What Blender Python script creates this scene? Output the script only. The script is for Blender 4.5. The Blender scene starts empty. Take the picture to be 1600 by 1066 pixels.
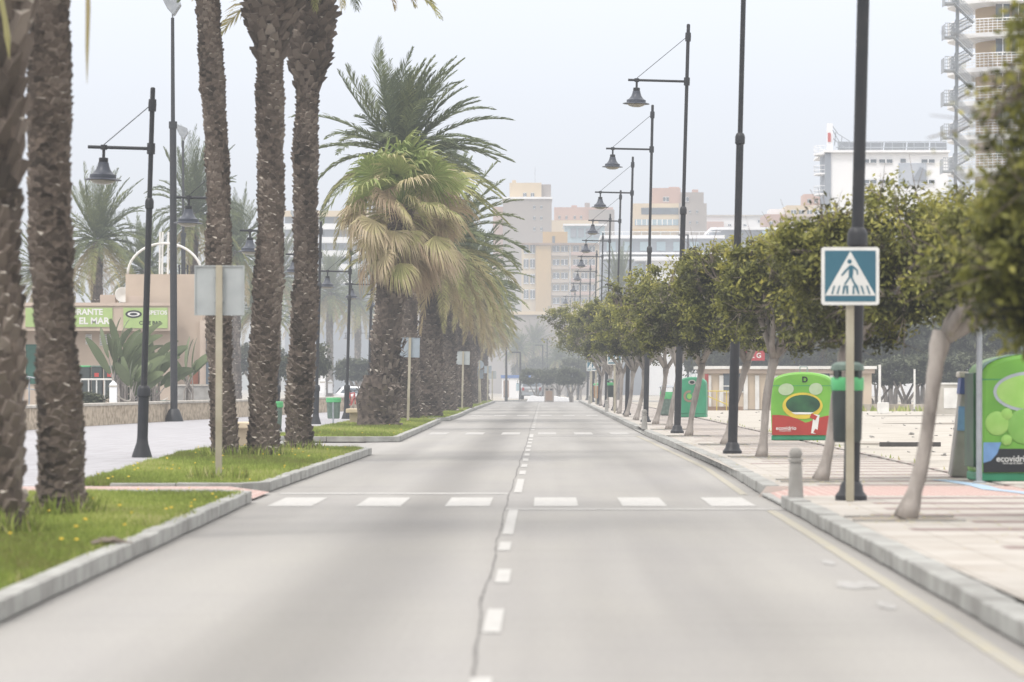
import bpy, math, random
import numpy as np
from mathutils import Vector, Matrix, Euler

random.seed(7)
R = math.radians
sc = bpy.context.scene
COL = sc.collection
PI = math.pi

# ---------------------------------------------------------------- camera model
F = 6000.0          # focal length of the photograph in its own pixels
CH = 1.37           # eye height
VX, VY = 850.0, 600.0


def P(px, py, D):
    """World point at depth D that the survey of the photograph gives."""
    return Vector(((px - VX) * D / F, D, CH - (py - VY) * D / F))


def DG(py, z=0.0):
    return F * (CH - z) / (py - VY)


# ---------------------------------------------------------------- mesh builder
class MB:
    def __init__(s):
        s.V, s.F, s.M, s.T = [], [], [], []

    def add(s, vs, fs, mat=0, tint=0.5):
        b = len(s.V)
        s.V.extend([tuple(v) for v in vs])
        for f in fs:
            s.F.append([i + b for i in f])
            s.M.append(mat)
            s.T.append(tint)

    def box(s, c, d, mat=0, rot=None, tint=0.5):
        x, y, z = d[0] / 2, d[1] / 2, d[2] / 2
        vs = [Vector((sx * x, sy * y, sz * z)) for sz in (-1, 1) for sy in (-1, 1) for sx in (-1, 1)]
        if rot is not None:
            m = Euler(rot).to_matrix()
            vs = [m @ v for v in vs]
        c = Vector(c)
        s.add([v + c for v in vs], [(0, 2, 3, 1), (4, 5, 7, 6), (0, 1, 5, 4), (2, 6, 7, 3), (0, 4, 6, 2), (1, 3, 7, 5)], mat, tint)
        return s

    def tube(s, pts, rad, n=8, mat=0, cap=True, tint=0.5):
        pts = [Vector(p) for p in pts]
        if not hasattr(rad, '__len__'):
            rad = [rad] * len(pts)
        vs, fs = [], []
        up = Vector((0, 0, 1))
        t0 = (pts[-1] - pts[0]).normalized()
        ref = Vector((1, 0, 0)) if abs(t0.dot(up)) > .8 else up
        for i, p in enumerate(pts):
            t = (pts[min(i + 1, len(pts) - 1)] - pts[max(i - 1, 0)]).normalized()
            a = t.cross(ref).normalized()
            b = t.cross(a)
            for k in range(n):
                an = 2 * PI * k / n
                vs.append(p + (a * math.cos(an) + b * math.sin(an)) * rad[i])
        for i in range(len(pts) - 1):
            for k in range(n):
                k2 = (k + 1) % n
                fs.append((i * n + k, i * n + k2, (i + 1) * n + k2, (i + 1) * n + k))
        if cap:
            fs.append(tuple(range(n - 1, -1, -1)))
            fs.append(tuple(range((len(pts) - 1) * n, len(pts) * n)))
        s.add(vs, fs, mat, tint)
        return s

    def lathe(s, prof, n=20, c=(0, 0, 0), mat=0, sx=1, sy=1):
        vs, fs = [], []
        for r, z in prof:
            for k in range(n):
                a = 2 * PI * k / n
                vs.append((c[0] + r * math.cos(a) * sx, c[1] + r * math.sin(a) * sy, c[2] + z))
        for i in range(len(prof) - 1):
            for k in range(n):
                k2 = (k + 1) % n
                fs.append((i * n + k, i * n + k2, (i + 1) * n + k2, (i + 1) * n + k))
        if prof[0][0] > .001:
            fs.append(tuple(range(n - 1, -1, -1)))
        if prof[-1][0] > .001:
            fs.append(tuple(range((len(prof) - 1) * n, len(prof) * n)))
        s.add(vs, fs, mat)
        return s

    def prism(s, poly, y0, y1, mat=0):
        """poly in x,z (counter clockwise seen from the front), from y0 (front) to y1."""
        n = len(poly)
        vs = [(x, y0, z) for x, z in poly] + [(x, y1, z) for x, z in poly]
        fs = [tuple(range(n)), tuple(range(2 * n - 1, n - 1, -1))]
        for i in range(n):
            j = (i + 1) % n
            fs.append((i, i + n, j + n, j))
        s.add(vs, fs, mat)
        return s

    def sheet(s, pts, mat=0, tint=0.5):
        s.add(pts, [tuple(range(len(pts)))], mat, tint)
        return s

    def build(s, name, mats, parent=None, smooth=False, loc=None, bevel=0):
        me = bpy.data.meshes.new(name)
        me.from_pydata(s.V, [], s.F)
        if not isinstance(mats, (list, tuple)):
            mats = [mats]
        for m in mats:
            me.materials.append(m)
        me.polygons.foreach_set('material_index', s.M)
        a = me.attributes.new('tint', 'FLOAT', 'FACE')
        a.data.foreach_set('value', s.T)
        if smooth:
            me.polygons.foreach_set('use_smooth', [True] * len(s.F))
        me.update()
        o = bpy.data.objects.new(name, me)
        COL.objects.link(o)
        if parent is not None:
            o.parent = parent
        if loc is not None:
            o.location = loc
        if smooth == 'auto':
            me.polygons.foreach_set('use_smooth', [True] * len(s.F))
            try:
                me.set_sharp_from_angle(angle=R(35))
            except Exception:
                pass
        if bevel:
            b = o.modifiers.new('bevel', 'BEVEL')
            b.width = bevel
            b.segments = 2
            b.limit_method = 'ANGLE'
        return o


def thing(name, label, cat, loc=(0, 0, 0), rot=(0, 0, 0), group=None):
    o = bpy.data.objects.new(name, None)
    o.empty_display_size = .3
    COL.objects.link(o)
    o.location = loc
    o.rotation_euler = rot
    tag(o, label, cat, group)
    return o


def tag(o, label, cat, group=None, kind=None):
    o['label'] = label
    if cat:
        o['category'] = cat
    if group:
        o['group'] = group
    if kind:
        o['kind'] = kind
    return o


def struct(o):
    o['kind'] = 'structure'
    return o


def dup(root, label=None, loc=None, rot=None, scale=None, group=None):
    r = root.copy()
    COL.objects.link(r)
    if loc is not None:
        r.location = loc
    if rot is not None:
        r.rotation_euler = rot
    if scale is not None:
        r.scale = scale if hasattr(scale, '__len__') else (scale,) * 3
    if label:
        r['label'] = label
    if group:
        r['group'] = group
    for ch in list(root.children):
        c = ch.copy()
        COL.objects.link(c)
        c.parent = r
        for g in ch.children:
            d = g.copy()
            COL.objects.link(d)
            d.parent = c
    return r


ORD = ['first', 'second', 'third', 'fourth', 'fifth', 'sixth', 'seventh', 'eighth', 'ninth', 'tenth', 'eleventh', 'twelfth',
       'thirteenth', 'fourteenth', 'fifteenth', 'sixteenth', 'seventeenth', 'eighteenth', 'nineteenth', 'twentieth']


# ---------------------------------------------------------------- materials
def nodes(name):
    m = bpy.data.materials.new(name)
    m.use_nodes = True
    nt = m.node_tree
    return m, nt, nt.nodes, nt.links, nt.nodes['Principled BSDF']


def mat(name, c, rough=.7, c2=None, scale=6, stretch=(1, 1, 1), bump=0, metal=0, detail=6, lo=.35, hi=.65, spec=.3, bscale=None):
    m, nt, N, L, b = nodes(name)
    b.inputs['Roughness'].default_value = rough
    b.inputs['Metallic'].default_value = metal
    b.inputs['Specular IOR Level'].default_value = spec
    if c2 is None:
        c2 = tuple(x * .82 for x in c)
    tc = N.new('ShaderNodeTexCoord')
    mp = N.new('ShaderNodeMapping')
    mp.inputs['Scale'].default_value = stretch
    L.new(tc.outputs['Object'], mp.inputs['Vector'])
    nz = N.new('ShaderNodeTexNoise')
    nz.inputs['Scale'].default_value = scale
    nz.inputs['Detail'].default_value = detail
    L.new(mp.outputs[0], nz.inputs['Vector'])
    cr = N.new('ShaderNodeValToRGB')
    cr.color_ramp.elements[0].position = lo
    cr.color_ramp.elements[1].position = hi
    cr.color_ramp.elements[0].color = (*c2, 1)
    cr.color_ramp.elements[1].color = (*c, 1)
    L.new(nz.outputs[0], cr.inputs[0])
    L.new(cr.outputs[0], b.inputs['Base Color'])
    if bump:
        bp = N.new('ShaderNodeBump')
        bp.inputs['Strength'].default_value = bump
        bp.inputs['Distance'].default_value = .02
        n2 = N.new('ShaderNodeTexNoise')
        n2.inputs['Scale'].default_value = bscale or scale * 4
        n2.inputs['Detail'].default_value = 5
        L.new(tc.outputs['Object'], n2.inputs['Vector'])
        L.new(n2.outputs[0], bp.inputs['Height'])
        L.new(bp.outputs[0], b.inputs['Normal'])
    return m


def leafmat(name, stops, rough=.55, trans=.25, vary=.25, vscale=1.5):
    """colour from the face attribute 'tint' through a ramp, broken up by noise."""
    m, nt, N, L, b = nodes(name)
    b.inputs['Roughness'].default_value = rough
    b.inputs['Specular IOR Level'].default_value = .25
    at = N.new('ShaderNodeAttribute')
    at.attribute_name = 'tint'
    tc = N.new('ShaderNodeTexCoord')
    nz = N.new('ShaderNodeTexNoise')
    nz.inputs['Scale'].default_value = vscale
    nz.inputs['Detail'].default_value = 3
    L.new(tc.outputs['Object'], nz.inputs['Vector'])
    ma = N.new('ShaderNodeMath')
    ma.operation = 'MULTIPLY_ADD'
    L.new(nz.outputs[0], ma.inputs[0])
    ma.inputs[1].default_value = vary * 2
    ma.inputs[2].default_value = -vary
    ad = N.new('ShaderNodeMath')
    ad.operation = 'ADD'
    ad.use_clamp = True
    oi = N.new('ShaderNodeObjectInfo')
    m2_ = N.new('ShaderNodeMath')
    m2_.operation = 'MULTIPLY_ADD'
    L.new(oi.outputs['Random'], m2_.inputs[0])
    m2_.inputs[1].default_value = .14
    m2_.inputs[2].default_value = -.07
    m3_ = N.new('ShaderNodeMath')
    m3_.operation = 'ADD'
    L.new(at.outputs['Fac'], m3_.inputs[0])
    L.new(m2_.outputs[0], m3_.inputs[1])
    L.new(m3_.outputs[0], ad.inputs[0])
    L.new(ma.outputs[0], ad.inputs[1])
    cr = N.new('ShaderNodeValToRGB')
    e = cr.color_ramp.elements
    e[0].position, e[0].color = stops[0][0], (*stops[0][1], 1)
    e[1].position, e[1].color = stops[-1][0], (*stops[-1][1], 1)
    for p, c in stops[1:-1]:
        x = e.new(p)
        x.color = (*c, 1)
    L.new(ad.outputs[0], cr.inputs[0])
    L.new(cr.outputs[0], b.inputs['Base Color'])
    if trans:
        tr = N.new('ShaderNodeBsdfTranslucent')
        L.new(cr.outputs[0], tr.inputs['Color'])
        mx = N.new('ShaderNodeMixShader')
        mx.inputs[0].default_value = trans
        L.new(b.outputs[0], mx.inputs[1])
        L.new(tr.outputs[0], mx.inputs[2])
        L.new(mx.outputs[0], N['Material Output'].inputs['Surface'])
    return m


M = {}
M['kerb'] = mat('kerb_concrete', (.36, .36, .34), .9, (.24, .235, .22), 3, bump=.3)
M['sand'] = mat('pale_sand', (.44, .40, .34), .95, (.27, .235, .185), .35, detail=8, lo=.38, hi=.58)
M['dirt'] = mat('lot_dirt', (.45, .42, .37), .95, (.30, .265, .22), 1.2, (.5, 2.2, 1), detail=9, lo=.36, hi=.55)
M['black'] = mat('black_painted_steel', (.022, .024, .028), .45, (.03, .03, .033), 5)
M['shade'] = mat('dark_blue_grey_enamel', (.06, .067, .085), .4, (.045, .05, .065), 4)
M['lampglass'] = mat('frosted_lamp_glass', (.33, .31, .26), .3, (.27, .25, .2), 5)
M['post'] = mat('cream_painted_post', (.40, .37, .29), .6, (.30, .27, .20), 4, (1, 1, .5))
M['galv'] = mat('galvanised_steel', (.34, .36, .38), .5, (.27, .29, .31), 6, metal=.2)
M['signback'] = mat('sign_back_grey', (.40, .43, .43), .5, (.33, .355, .36), 3)
M['signback2'] = mat('sign_back_aluminium', (.31, .36, .41), .5, (.27, .31, .35), 3)
M['signwhite'] = mat('sign_white', (.72, .72, .69), .4, (.62, .62, .6), 3)
M['signblue'] = mat('faded_sign_blue', (.045, .14, .19), .4, (.04, .12, .17), 2)
M['signbluelite'] = mat('sign_bright_blue', (.08, .17, .42), .4)
M['signred'] = mat('sign_red', (.5, .06, .05), .4)
M['white'] = mat('white_paint', (.74, .73, .70), .5, (.6, .59, .56), 2)
M['cream'] = mat('cream_wall', (.56, .47, .36), .85, (.5, .41, .31), .5)
M['peach'] = mat('peach_render', (.50, .415, .335), .85, (.43, .35, .28), .6, detail=9)
M['peachlite'] = mat('pale_peach_trim', (.52, .43, .36), .8, (.46, .37, .3), 1)
M['stone'] = mat('rough_limestone', (.50, .42, .32), .95, (.30, .24, .17), 2.2, (1.4, 1.4, 2.6), detail=10, bump=.6, bscale=6, lo=.36, hi=.6)
M['coping'] = mat('pale_coping', (.50, .47, .42), .85, (.40, .37, .32), 1.5)
M['greensign'] = mat('lime_sign', (.36, .48, .19), .6, (.31, .42, .17), 1.5)
M['bandgreen'] = mat('green_plastic_band', (.10, .42, .17), .5, (.08, .36, .14), 5)
M['bingrey'] = mat('dark_grey_plastic', (.05, .062, .06), .55, (.04, .05, .05), 5)
M['bingreen'] = mat('mesh_grey_green', (.14, .19, .16), .6, (.09, .13, .11), 8)
M['igloo'] = mat('container_green', (.04, .26, .14), .45, (.03, .2, .1), 1.6)
M['lime'] = mat('container_lime_print', (.19, .44, .06), .4, (.13, .34, .05), 1.1)
M['limelite'] = mat('pale_lime_print', (.36, .58, .16), .3, (.26, .5, .1), 3)
M['limemid'] = mat('mid_lime_print', (.22, .44, .10), .3, (.17, .38, .07), 3)
M['darkgreen'] = mat('dark_green_print', (.035, .12, .05), .4, (.015, .04, .03), 2)
M['yellow'] = mat('yellow_print', (.62, .48, .06), .4)
M['redband'] = mat('red_print', (.38, .045, .035), .4, (.32, .04, .03), 2)
M['blackband'] = mat('black_print', (.025, .027, .03), .4)
M['bluep'] = mat('blue_panel', (.06, .09, .25), .5, (.04, .06, .17), 3)
M['bluelite'] = mat('light_blue_print', (.18, .33, .58), .5)
M['concrete'] = mat('weathered_concrete', (.36, .35, .33), .9, (.25, .24, .22), 2.5, bump=.2)
M['bark'] = mat('smooth_grey_bark', (.37, .335, .305), .9, (.16, .14, .125), 5, (1, 1, .35), bump=.5, bscale=30, lo=.3, hi=.6)
M['twig'] = mat('dry_twigs', (.24, .20, .165), .9, (.15, .12, .10), 4)
M['palmbark'] = mat('palm_bark', (.14, .11, .088), .95, (.06, .047, .038), 7, detail=8, bump=.8, bscale=30)
M['boot'] = leafmat('palm_leaf_bases', [(0, (.045, .037, .03)), (.4, (.125, .10, .082)), (.75, (.22, .185, .155)), (1, (.46, .42, .36))], .9, 0, .15, 2)
M['frond'] = leafmat('date_palm_frond', [(0, (.40, .32, .19)), (.25, (.35, .31, .15)), (.5, (.26, .27, .10)), (.75, (.15, .175, .075)), (1, (.09, .115, .065))], .5, .2, .14, 1)
M['fan'] = leafmat('fan_palm_leaf', [(0, (.36, .27, .18)), (.3, (.48, .40, .26)), (.5, (.44, .40, .20)), (.7, (.26, .29, .10)), (1, (.19, .26, .07))], .5, .25, .1, 2)
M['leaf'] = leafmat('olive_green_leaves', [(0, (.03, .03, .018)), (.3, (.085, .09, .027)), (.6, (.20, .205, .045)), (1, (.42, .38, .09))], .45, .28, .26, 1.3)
M['leafdark'] = leafmat('dark_hazy_leaves', [(0, (.02, .025, .018)), (.6, (.06, .07, .04)), (1, (.12, .13, .07))], .6, .15, .2, .6)
M['grass'] = leafmat('grass_blades', [(0, (.18, .15, .06)), (.25, (.16, .20, .04)), (.55, (.24, .31, .06)), (.85, (.38, .42, .11)), (1, (.50, .45, .24))], .7, .3, .25, .7)
M['turf'] = mat('turf', (.20, .21, .07), .95, (.15, .12, .07), 2.5, detail=9)
M['flower'] = mat('yellow_flower', (.75, .52, .04), .7)
M['pinkpaver'] = None
M['bench'] = mat('cream_stone_bench', (.55, .46, .33), .85, (.47, .39, .27), 3)
M['glassfar'] = mat('far_window_glass', (.11, .135, .16), .25, (.07, .09, .11), .6)
M['bldyellow'] = mat('ochre_render', (.56, .38, .16), .85, (.46, .31, .13), .1)
M['bldcream'] = mat('cream_render', (.66, .53, .36), .85, (.54, .44, .3), .1)
M['bldgrey'] = mat('grey_beige_render', (.34, .30, .27), .85, (.30, .265, .24), .1)
M['bldpink'] = mat('pink_render', (.50, .34, .28), .85, (.45, .3, .25), .1)
M['bldwhite'] = mat('white_render', (.84, .84, .84), .8, (.78, .78, .79), .1)
M['bldblue'] = mat('blue_grey_cladding', (.24, .27, .31), .6, (.20, .22, .26), .08, (1, 1, 4))
M['bldglass'] = mat('pale_glass_panels', (.35, .46, .50), .2, (.28, .38, .43), .2)
M['brown'] = mat('brown_panel', (.30, .20, .14), .8, (.24, .16, .11), 1)
M['carpaint'] = mat('silver_car_paint', (.30, .31, .32), .35, (.26, .27, .28), 2, metal=.4)
M['rubber'] = mat('rubber', (.02, .02, .02), .9)
M['taillamp'] = mat('tail_lamp_red', (.35, .02, .02), .3)
M['rock'] = mat('hazy_scrub_hill', (.18, .17, .13), .95, (.11, .12, .08), .05, detail=9)
M['panel'] = mat('dark_solar_panel', (.10, .11, .13), .3, (.08, .09, .1), 1)


def asphalt():
    m, nt, N, L, b = nodes('sun_bleached_asphalt')
    b.inputs['Roughness'].default_value = .9
    b.inputs['Specular IOR Level'].default_value = .15
    tc = N.new('ShaderNodeTexCoord')

    def noise(sx, sy, scale, det=4, rough=.5):
        mp = N.new('ShaderNodeMapping')
        mp.inputs['Scale'].default_value = (sx, sy, 1)
        L.new(tc.outputs['Object'], mp.inputs[0])
        n = N.new('ShaderNodeTexNoise')
        n.inputs['Scale'].default_value = scale
        n.inputs['Detail'].default_value = det
        n.inputs['Roughness'].default_value = rough
        L.new(mp.outputs[0], n.inputs['Vector'])
        return n.outputs[0]
    big = noise(.9, .014, 1.0, 3)
    mid = noise(.8, .12, 1.0, 5)
    fine = noise(1, 1, 26, 4, .75)
    r1 = N.new('ShaderNodeValToRGB')
    r1.color_ramp.elements[0].position, r1.color_ramp.elements[0].color = .36, (.288, .279, .267, 1)
    r1.color_ramp.elements[1].position, r1.color_ramp.elements[1].color = .58, (.336, .326, .312, 1)
    L.new(big, r1.inputs[0])
    r2 = N.new('ShaderNodeValToRGB')
    r2.color_ramp.elements[0].position, r2.color_ramp.elements[0].color = .3, (.93, .925, .93, 1)
    r2.color_ramp.elements[1].position, r2.color_ramp.elements[1].color = .7, (1.04, 1.03, 1.0, 1)
    L.new(mid, r2.inputs[0])
    r3 = N.new('ShaderNodeValToRGB')
    r3.color_ramp.elements[0].position, r3.color_ramp.elements[0].color = .25, (.84, .84, .84, 1)
    r3.color_ramp.elements[1].position, r3.color_ramp.elements[1].color = .75, (1.12, 1.12, 1.12, 1)
    L.new(fine, r3.inputs[0])
    cur = r1.outputs[0]
    for r in (r2, r3):
        mx = N.new('ShaderNodeMix')
        mx.data_type = 'RGBA'
        mx.blend_type = 'MULTIPLY'
        mx.inputs[0].default_value = 1
        L.new(cur, mx.inputs[6])
        L.new(r.outputs[0], mx.inputs[7])
        cur = mx.outputs[2]
    # darker wheel tracks down each lane, broken up
    spx = N.new('ShaderNodeSeparateXYZ')
    L.new(tc.outputs['Object'], spx.inputs[0])
    wob = noise(.15, .015, 1.0, 2)

    def mth(op, a, bb, cc=None):
        n = N.new('ShaderNodeMath')
        n.operation = op
        for q, v in enumerate((a, bb, cc)):
            if v is None:
                continue
            if isinstance(v, (int, float)):
                n.inputs[q].default_value = v
            else:
                L.new(v, n.inputs[q])
        return n.outputs[0]
    xx = mth('MULTIPLY_ADD', wob, 1.4, spx.outputs['X'])
    tot = None
    for xc0, wd, am in ((-1.35 + .7, .55, .30), (1.25 + .7, .6, .12), (-2.7 + .7, .3, .05), (.25 + .7, .3, .06)):
        dlt = mth('DIVIDE', mth('SUBTRACT', xx, xc0), wd)
        g_ = mth('EXPONENT', mth('MULTIPLY', mth('MULTIPLY', dlt, dlt), -1.0), 0)
        g_ = mth('MULTIPLY', g_, am)
        tot = g_ if tot is None else mth('ADD', tot, g_)
    fac = mth('SUBTRACT', 1.0, mth('MULTIPLY', tot, mth('MULTIPLY_ADD', noise(.3, .014, 1.3, 2), 1.6, .2)))
    mx = N.new('ShaderNodeMix')
    mx.data_type = 'RGBA'
    mx.blend_type = 'MULTIPLY'
    mx.inputs[0].default_value = 1
    L.new(cur, mx.inputs[6])
    L.new(fac, mx.inputs[7])
    cur = mx.outputs[2]
    # transverse repair seams
    mp = N.new('ShaderNodeMapping')
    mp.inputs['Scale'].default_value = (.12, 1.1, 1)
    L.new(tc.outputs['Object'], mp.inputs[0])
    w = N.new('ShaderNodeTexNoise')
    w.inputs['Scale'].default_value = .55
    w.inputs['Detail'].default_value = 6
    L.new(mp.outputs[0], w.inputs['Vector'])
    r4 = N.new('ShaderNodeValToRGB')
    e = r4.color_ramp.elements
    e[0].position, e[0].color = .478, (1, 1, 1, 1)
    e[1].position, e[1].color = .522, (1, 1, 1, 1)
    k = e.new(.5)
    k.color = (.86, .86, .86, 1)
    L.new(w.outputs[0], r4.inputs[0])
    mx = N.new('ShaderNodeMix')
    mx.data_type = 'RGBA'
    mx.blend_type = 'MULTIPLY'
    mx.inputs[0].default_value = .22
    L.new(cur, mx.inputs[6])
    L.new(r4.outputs[0], mx.inputs[7])
    L.new(mx.outputs[2], b.inputs['Base Color'])
    return m


def paving(name, base, base2, line, period, frac, xmin, noise_amt=.35):
    """slabs crossed by darker bands of tiles of uneven length."""
    m, nt, N, L, b = nodes(name)
    b.inputs['Roughness'].default_value = .85
    b.inputs['Specular IOR Level'].default_value = .2
    tc = N.new('ShaderNodeTexCoord')
    sp = N.new('ShaderNodeSeparateXYZ')
    L.new(tc.outputs['Object'], sp.inputs[0])

    def math_(op, a, bb=None, clamp=False):
        n = N.new('ShaderNodeMath')
        n.operation = op
        n.use_clamp = clamp
        for i, v in enumerate((a, bb)):
            if v is None:
                continue
            if isinstance(v, (int, float)):
                n.inputs[i].default_value = v
            else:
                L.new(v, n.inputs[i])
        return n.outputs[0]
    y = math_('DIVIDE', sp.outputs['Y'], period)
    fr = math_('FRACT', y)
    band = math_('LESS_THAN', fr, frac)
    row = math_('FLOOR', y)
    wn = N.new('ShaderNodeTexWhiteNoise')
    wn.noise_dimensions = '1D'
    L.new(row, wn.inputs['W'])
    start = math_('MULTIPLY_ADD', wn.outputs[0], .9)
    start.node.inputs[2].default_value = xmin
    on = math_('GREATER_THAN', math_('ABSOLUTE', sp.outputs['X']), start)
    fac = math_('MULTIPLY', band, on)
    nz = N.new('ShaderNodeTexNoise')
    nz.inputs['Scale'].default_value = 1.3
    nz.inputs['Detail'].default_value = 8
    L.new(tc.outputs['Object'], nz.inputs['Vector'])
    cr = N.new('ShaderNodeValToRGB')
    cr.color_ramp.elements[0].position, cr.color_ramp.elements[0].color = .35, (*base2, 1)
    cr.color_ramp.elements[1].position, cr.color_ramp.elements[1].color = .6, (*base, 1)
    L.new(nz.outputs[0], cr.inputs[0])
    bk = N.new('ShaderNodeTexBrick')
    bk.inputs['Scale'].default_value = 1
    bk.inputs['Brick Width'].default_value = .4
    bk.inputs['Row Height'].default_value = .4
    bk.inputs['Mortar Size'].default_value = .008
    bk.offset = 0
    bk.inputs['Color1'].default_value = (1, 1, 1, 1)
    bk.inputs['Color2'].default_value = (.9, .9, .9, 1)
    bk.inputs['Mortar'].default_value = (.6, .58, .55, 1)
    L.new(tc.outputs['Object'], bk.inputs['Vector'])
    mx = N.new('ShaderNodeMix')
    mx.data_type = 'RGBA'
    L.new(fac, mx.inputs[0])
    L.new(cr.outputs[0], mx.inputs[6])
    mx.inputs[7].default_value = (*line, 1)
    m2 = N.new('ShaderNodeMix')
    m2.data_type = 'RGBA'
    m2.blend_type = 'MULTIPLY'
    m2.inputs[0].default_value = .8
    L.new(mx.outputs[2], m2.inputs[6])
    L.new(bk.outputs[0], m2.inputs[7])
    L.new(m2.outputs[2], b.inputs['Base Color'])
    return m


def worn_paint(name, c, under=(.30, .29, .275), lo=.40, hi=.52, scale=9):
    return mat(name, c, .8, under, scale, detail=9, lo=lo, hi=hi, spec=.2)


M['asphalt'] = asphalt()
M['pave'] = paving('beige_slab_paving', (.44, .412, .375), (.37, .335, .295), (.25, .195, .18), 1.8, .34, 3.1)
M['prom'] = paving('promenade_paving', (.41, .41, .43), (.35, .34, .36), (.30, .285, .29), 1.2, .3, 0)
M['paint'] = worn_paint('worn_white_road_paint', (.44, .43, .41), (.36, .35, .335), .32, .55)
M['paintthin'] = worn_paint('faint_white_road_paint', (.42, .41, .395), (.33, .32, .305), lo=.38, hi=.6)
M['yellowline'] = worn_paint('faded_yellow_line', (.385, .35, .255), (.33, .315, .285), .38, .68)
M['tar'] = mat('tar_crack', (.12, .115, .11), .9, (.2, .19, .18), 3)
M['stain'] = worn_paint('faint_scuff', (.38, .37, .36), (.30, .29, .275), .45, .6)
M['skyblue'] = mat('blue_pavement_paint', (.27, .42, .58), .8, (.36, .42, .48), 6)


def brickmat(name, c1, c2, mort, w, h):
    m, nt, N, L, b = nodes(name)
    b.inputs['Roughness'].default_value = .9
    tc = N.new('ShaderNodeTexCoord')
    bk = N.new('ShaderNodeTexBrick')
    bk.inputs['Scale'].default_value = 1
    bk.inputs['Brick Width'].default_value = w
    bk.inputs['Row Height'].default_value = h
    bk.inputs['Mortar Size'].default_value = .012
    bk.inputs['Color1'].default_value = (*c1, 1)
    bk.inputs['Color2'].default_value = (*c2, 1)
    bk.inputs['Mortar'].default_value = (*mort, 1)
    L.new(tc.outputs['Object'], bk.inputs['Vector'])
    L.new(bk.outputs[0], b.inputs['Base Color'])
    return m


M['pinkpaver'] = brickmat('pink_tactile_pavers', (.40, .25, .22), (.36, .24, .21), (.5, .44, .4), .2, .2)

# ---------------------------------------------------------------- setting: ground sheets
KZ = .13     # kerb height


def sheet_obj(name, pts, z, m):
    mb = MB()
    mb.sheet([(x, y, z) for x, y in pts], 0)
    return struct(mb.build(name, m))


sheet_obj('ground', [(-1600, -60), (1600, -60), (1600, 2600), (-1600, 2600)], -.03, M['sand'])
sheet_obj('road', [(-3.9, -20), (3.1, -20), (3.1, 300), (-4.6, 300)], 0, M['asphalt'])
sheet_obj('cross_road', [(-60, 300), (60, 300), (60, 318), (-60, 318)], -.004, M['asphalt'])
sheet_obj('side_lane', [(-9, 76), (-3.9, 76), (-3.9, 89), (-9, 89)], .002, M['asphalt'])
sheet_obj('promenade', [(-19, -20), (-5.4, -20), (-5.4, 292), (-19, 292)], .03, M['prom'])
sheet_obj('sandy_lot', [(5.6, -20), (40, -20), (40, 192), (5.6, 192)], .02, M['dirt'])

# pavement on the right, with a dropped ramp at the crossing
mb = MB()
mb.sheet([(2.75, -20, KZ), (5.75, -20, KZ), (5.75, 42.6, KZ), (2.75, 42.6, KZ)])
mb.sheet([(2.75, 46.6, KZ), (5.6, 46.6, KZ), (5.5, 150, KZ), (5.6, 296, KZ), (2.75, 296, KZ)])
mb.box((5.72, 137, .07), (.1, 318, .13))
struct(mb.build('pavement', M['pave']))
mb = MB()
mb.sheet([(2.66, 42.6, .03), (3.15, 42.6, KZ), (8.6, 42.6, KZ), (8.6, 46.6, KZ), (3.15, 46.6, KZ), (2.66, 46.6, .03)])
mb.sheet([(2.60, 46.6, 0), (3.15, 46.6, 0), (3.15, 46.6, KZ), (2.70, 46.6, KZ)])
struct(mb.build('pavement_ramp', M['pinkpaver']))
# pink strip across the left islands
mb = MB()
mb.sheet([(-3.4, 44.9, .03), (-3.4, 47.6, .03), (-3.9, 47.6, .10), (-3.9, 44.9, .10)])
mb.sheet([(-3.9, 44.9, .10), (-3.9, 47.6, .10), (-9.5, 47.6, .10), (-9.5, 44.9, .10)])
mb.box((-6.5, 46.25, .05), (5.2, 2.7, .09))
struct(mb.build('island_path', M['pinkpaver']))


# ---- kerbs: stones laid end to end
def kerb(name, pts, w=.15, h=KZ, step=1.0, m=None):
    mb = MB()
    for (x0, y0), (x1, y1) in zip(pts[:-1], pts[1:]):
        d = Vector((x1 - x0, y1 - y0, 0))
        n = max(1, round(d.length / step))
        a = math.atan2(d.y, d.x)
        side = Vector((-math.sin(a), math.cos(a), 0))
        for i in range(n):
            c = Vector((x0, y0, 0)) + d * ((i + .5) / n) + side * (w / 2)
            hh = h + random.uniform(-.006, .006)
            mb.box((c.x + random.uniform(-.006, .006), c.y, hh / 2 + .01), (d.length / n - .012, w, hh), 0, (0, random.uniform(-.004, .004), a + random.uniform(-.004, .004)))
    return struct(mb.build(name, m or M['kerb'], bevel=.012))


kerb('kerb_right', [(2.62, 42.4), (2.56, 30), (2.47, 18), (2.42, -10)], w=.2)
kerb('kerb_right', [(2.66, 296), (2.68, 187), (2.66, 112.2)], w=.2)
kerb('kerb_right', [(2.66, 102), (2.84, 62), (2.66, 46.62)], w=.2)
for (y0, y1, x) in ((42.4, 46.6, 2.64), (102, 112.2, 2.66)):
    kerb('kerb_dropped', [(x, y1), (x, y0)], w=.2, h=.035)
kerb('kerb_left', [(-3.0, 8), (-3.1, 22), (-3.36, 44.2), (-3.75, 44.9), (-5.4, 44.9)], w=.15)
kerb('kerb_left', [(-5.4, 47.7), (-3.75, 47.7), (-3.46, 48.4), (-3.40, 60), (-3.32, 74), (-3.6, 75.6), (-6.4, 75.9)], w=.15)
kerb('kerb_left', [(-6.9, 90.5), (-4.2, 89.6), (-3.4, 90.2), (-3.5, 112), (-3.65, 136), (-4.1, 137)], w=.15)
kerb('kerb_left', [(-4.1, 140), (-3.5, 141), (-3.45, 160), (-3.6, 190), (-3.6, 284), (-3.9, 287), (-5.5, 288)], w=.15)

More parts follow.
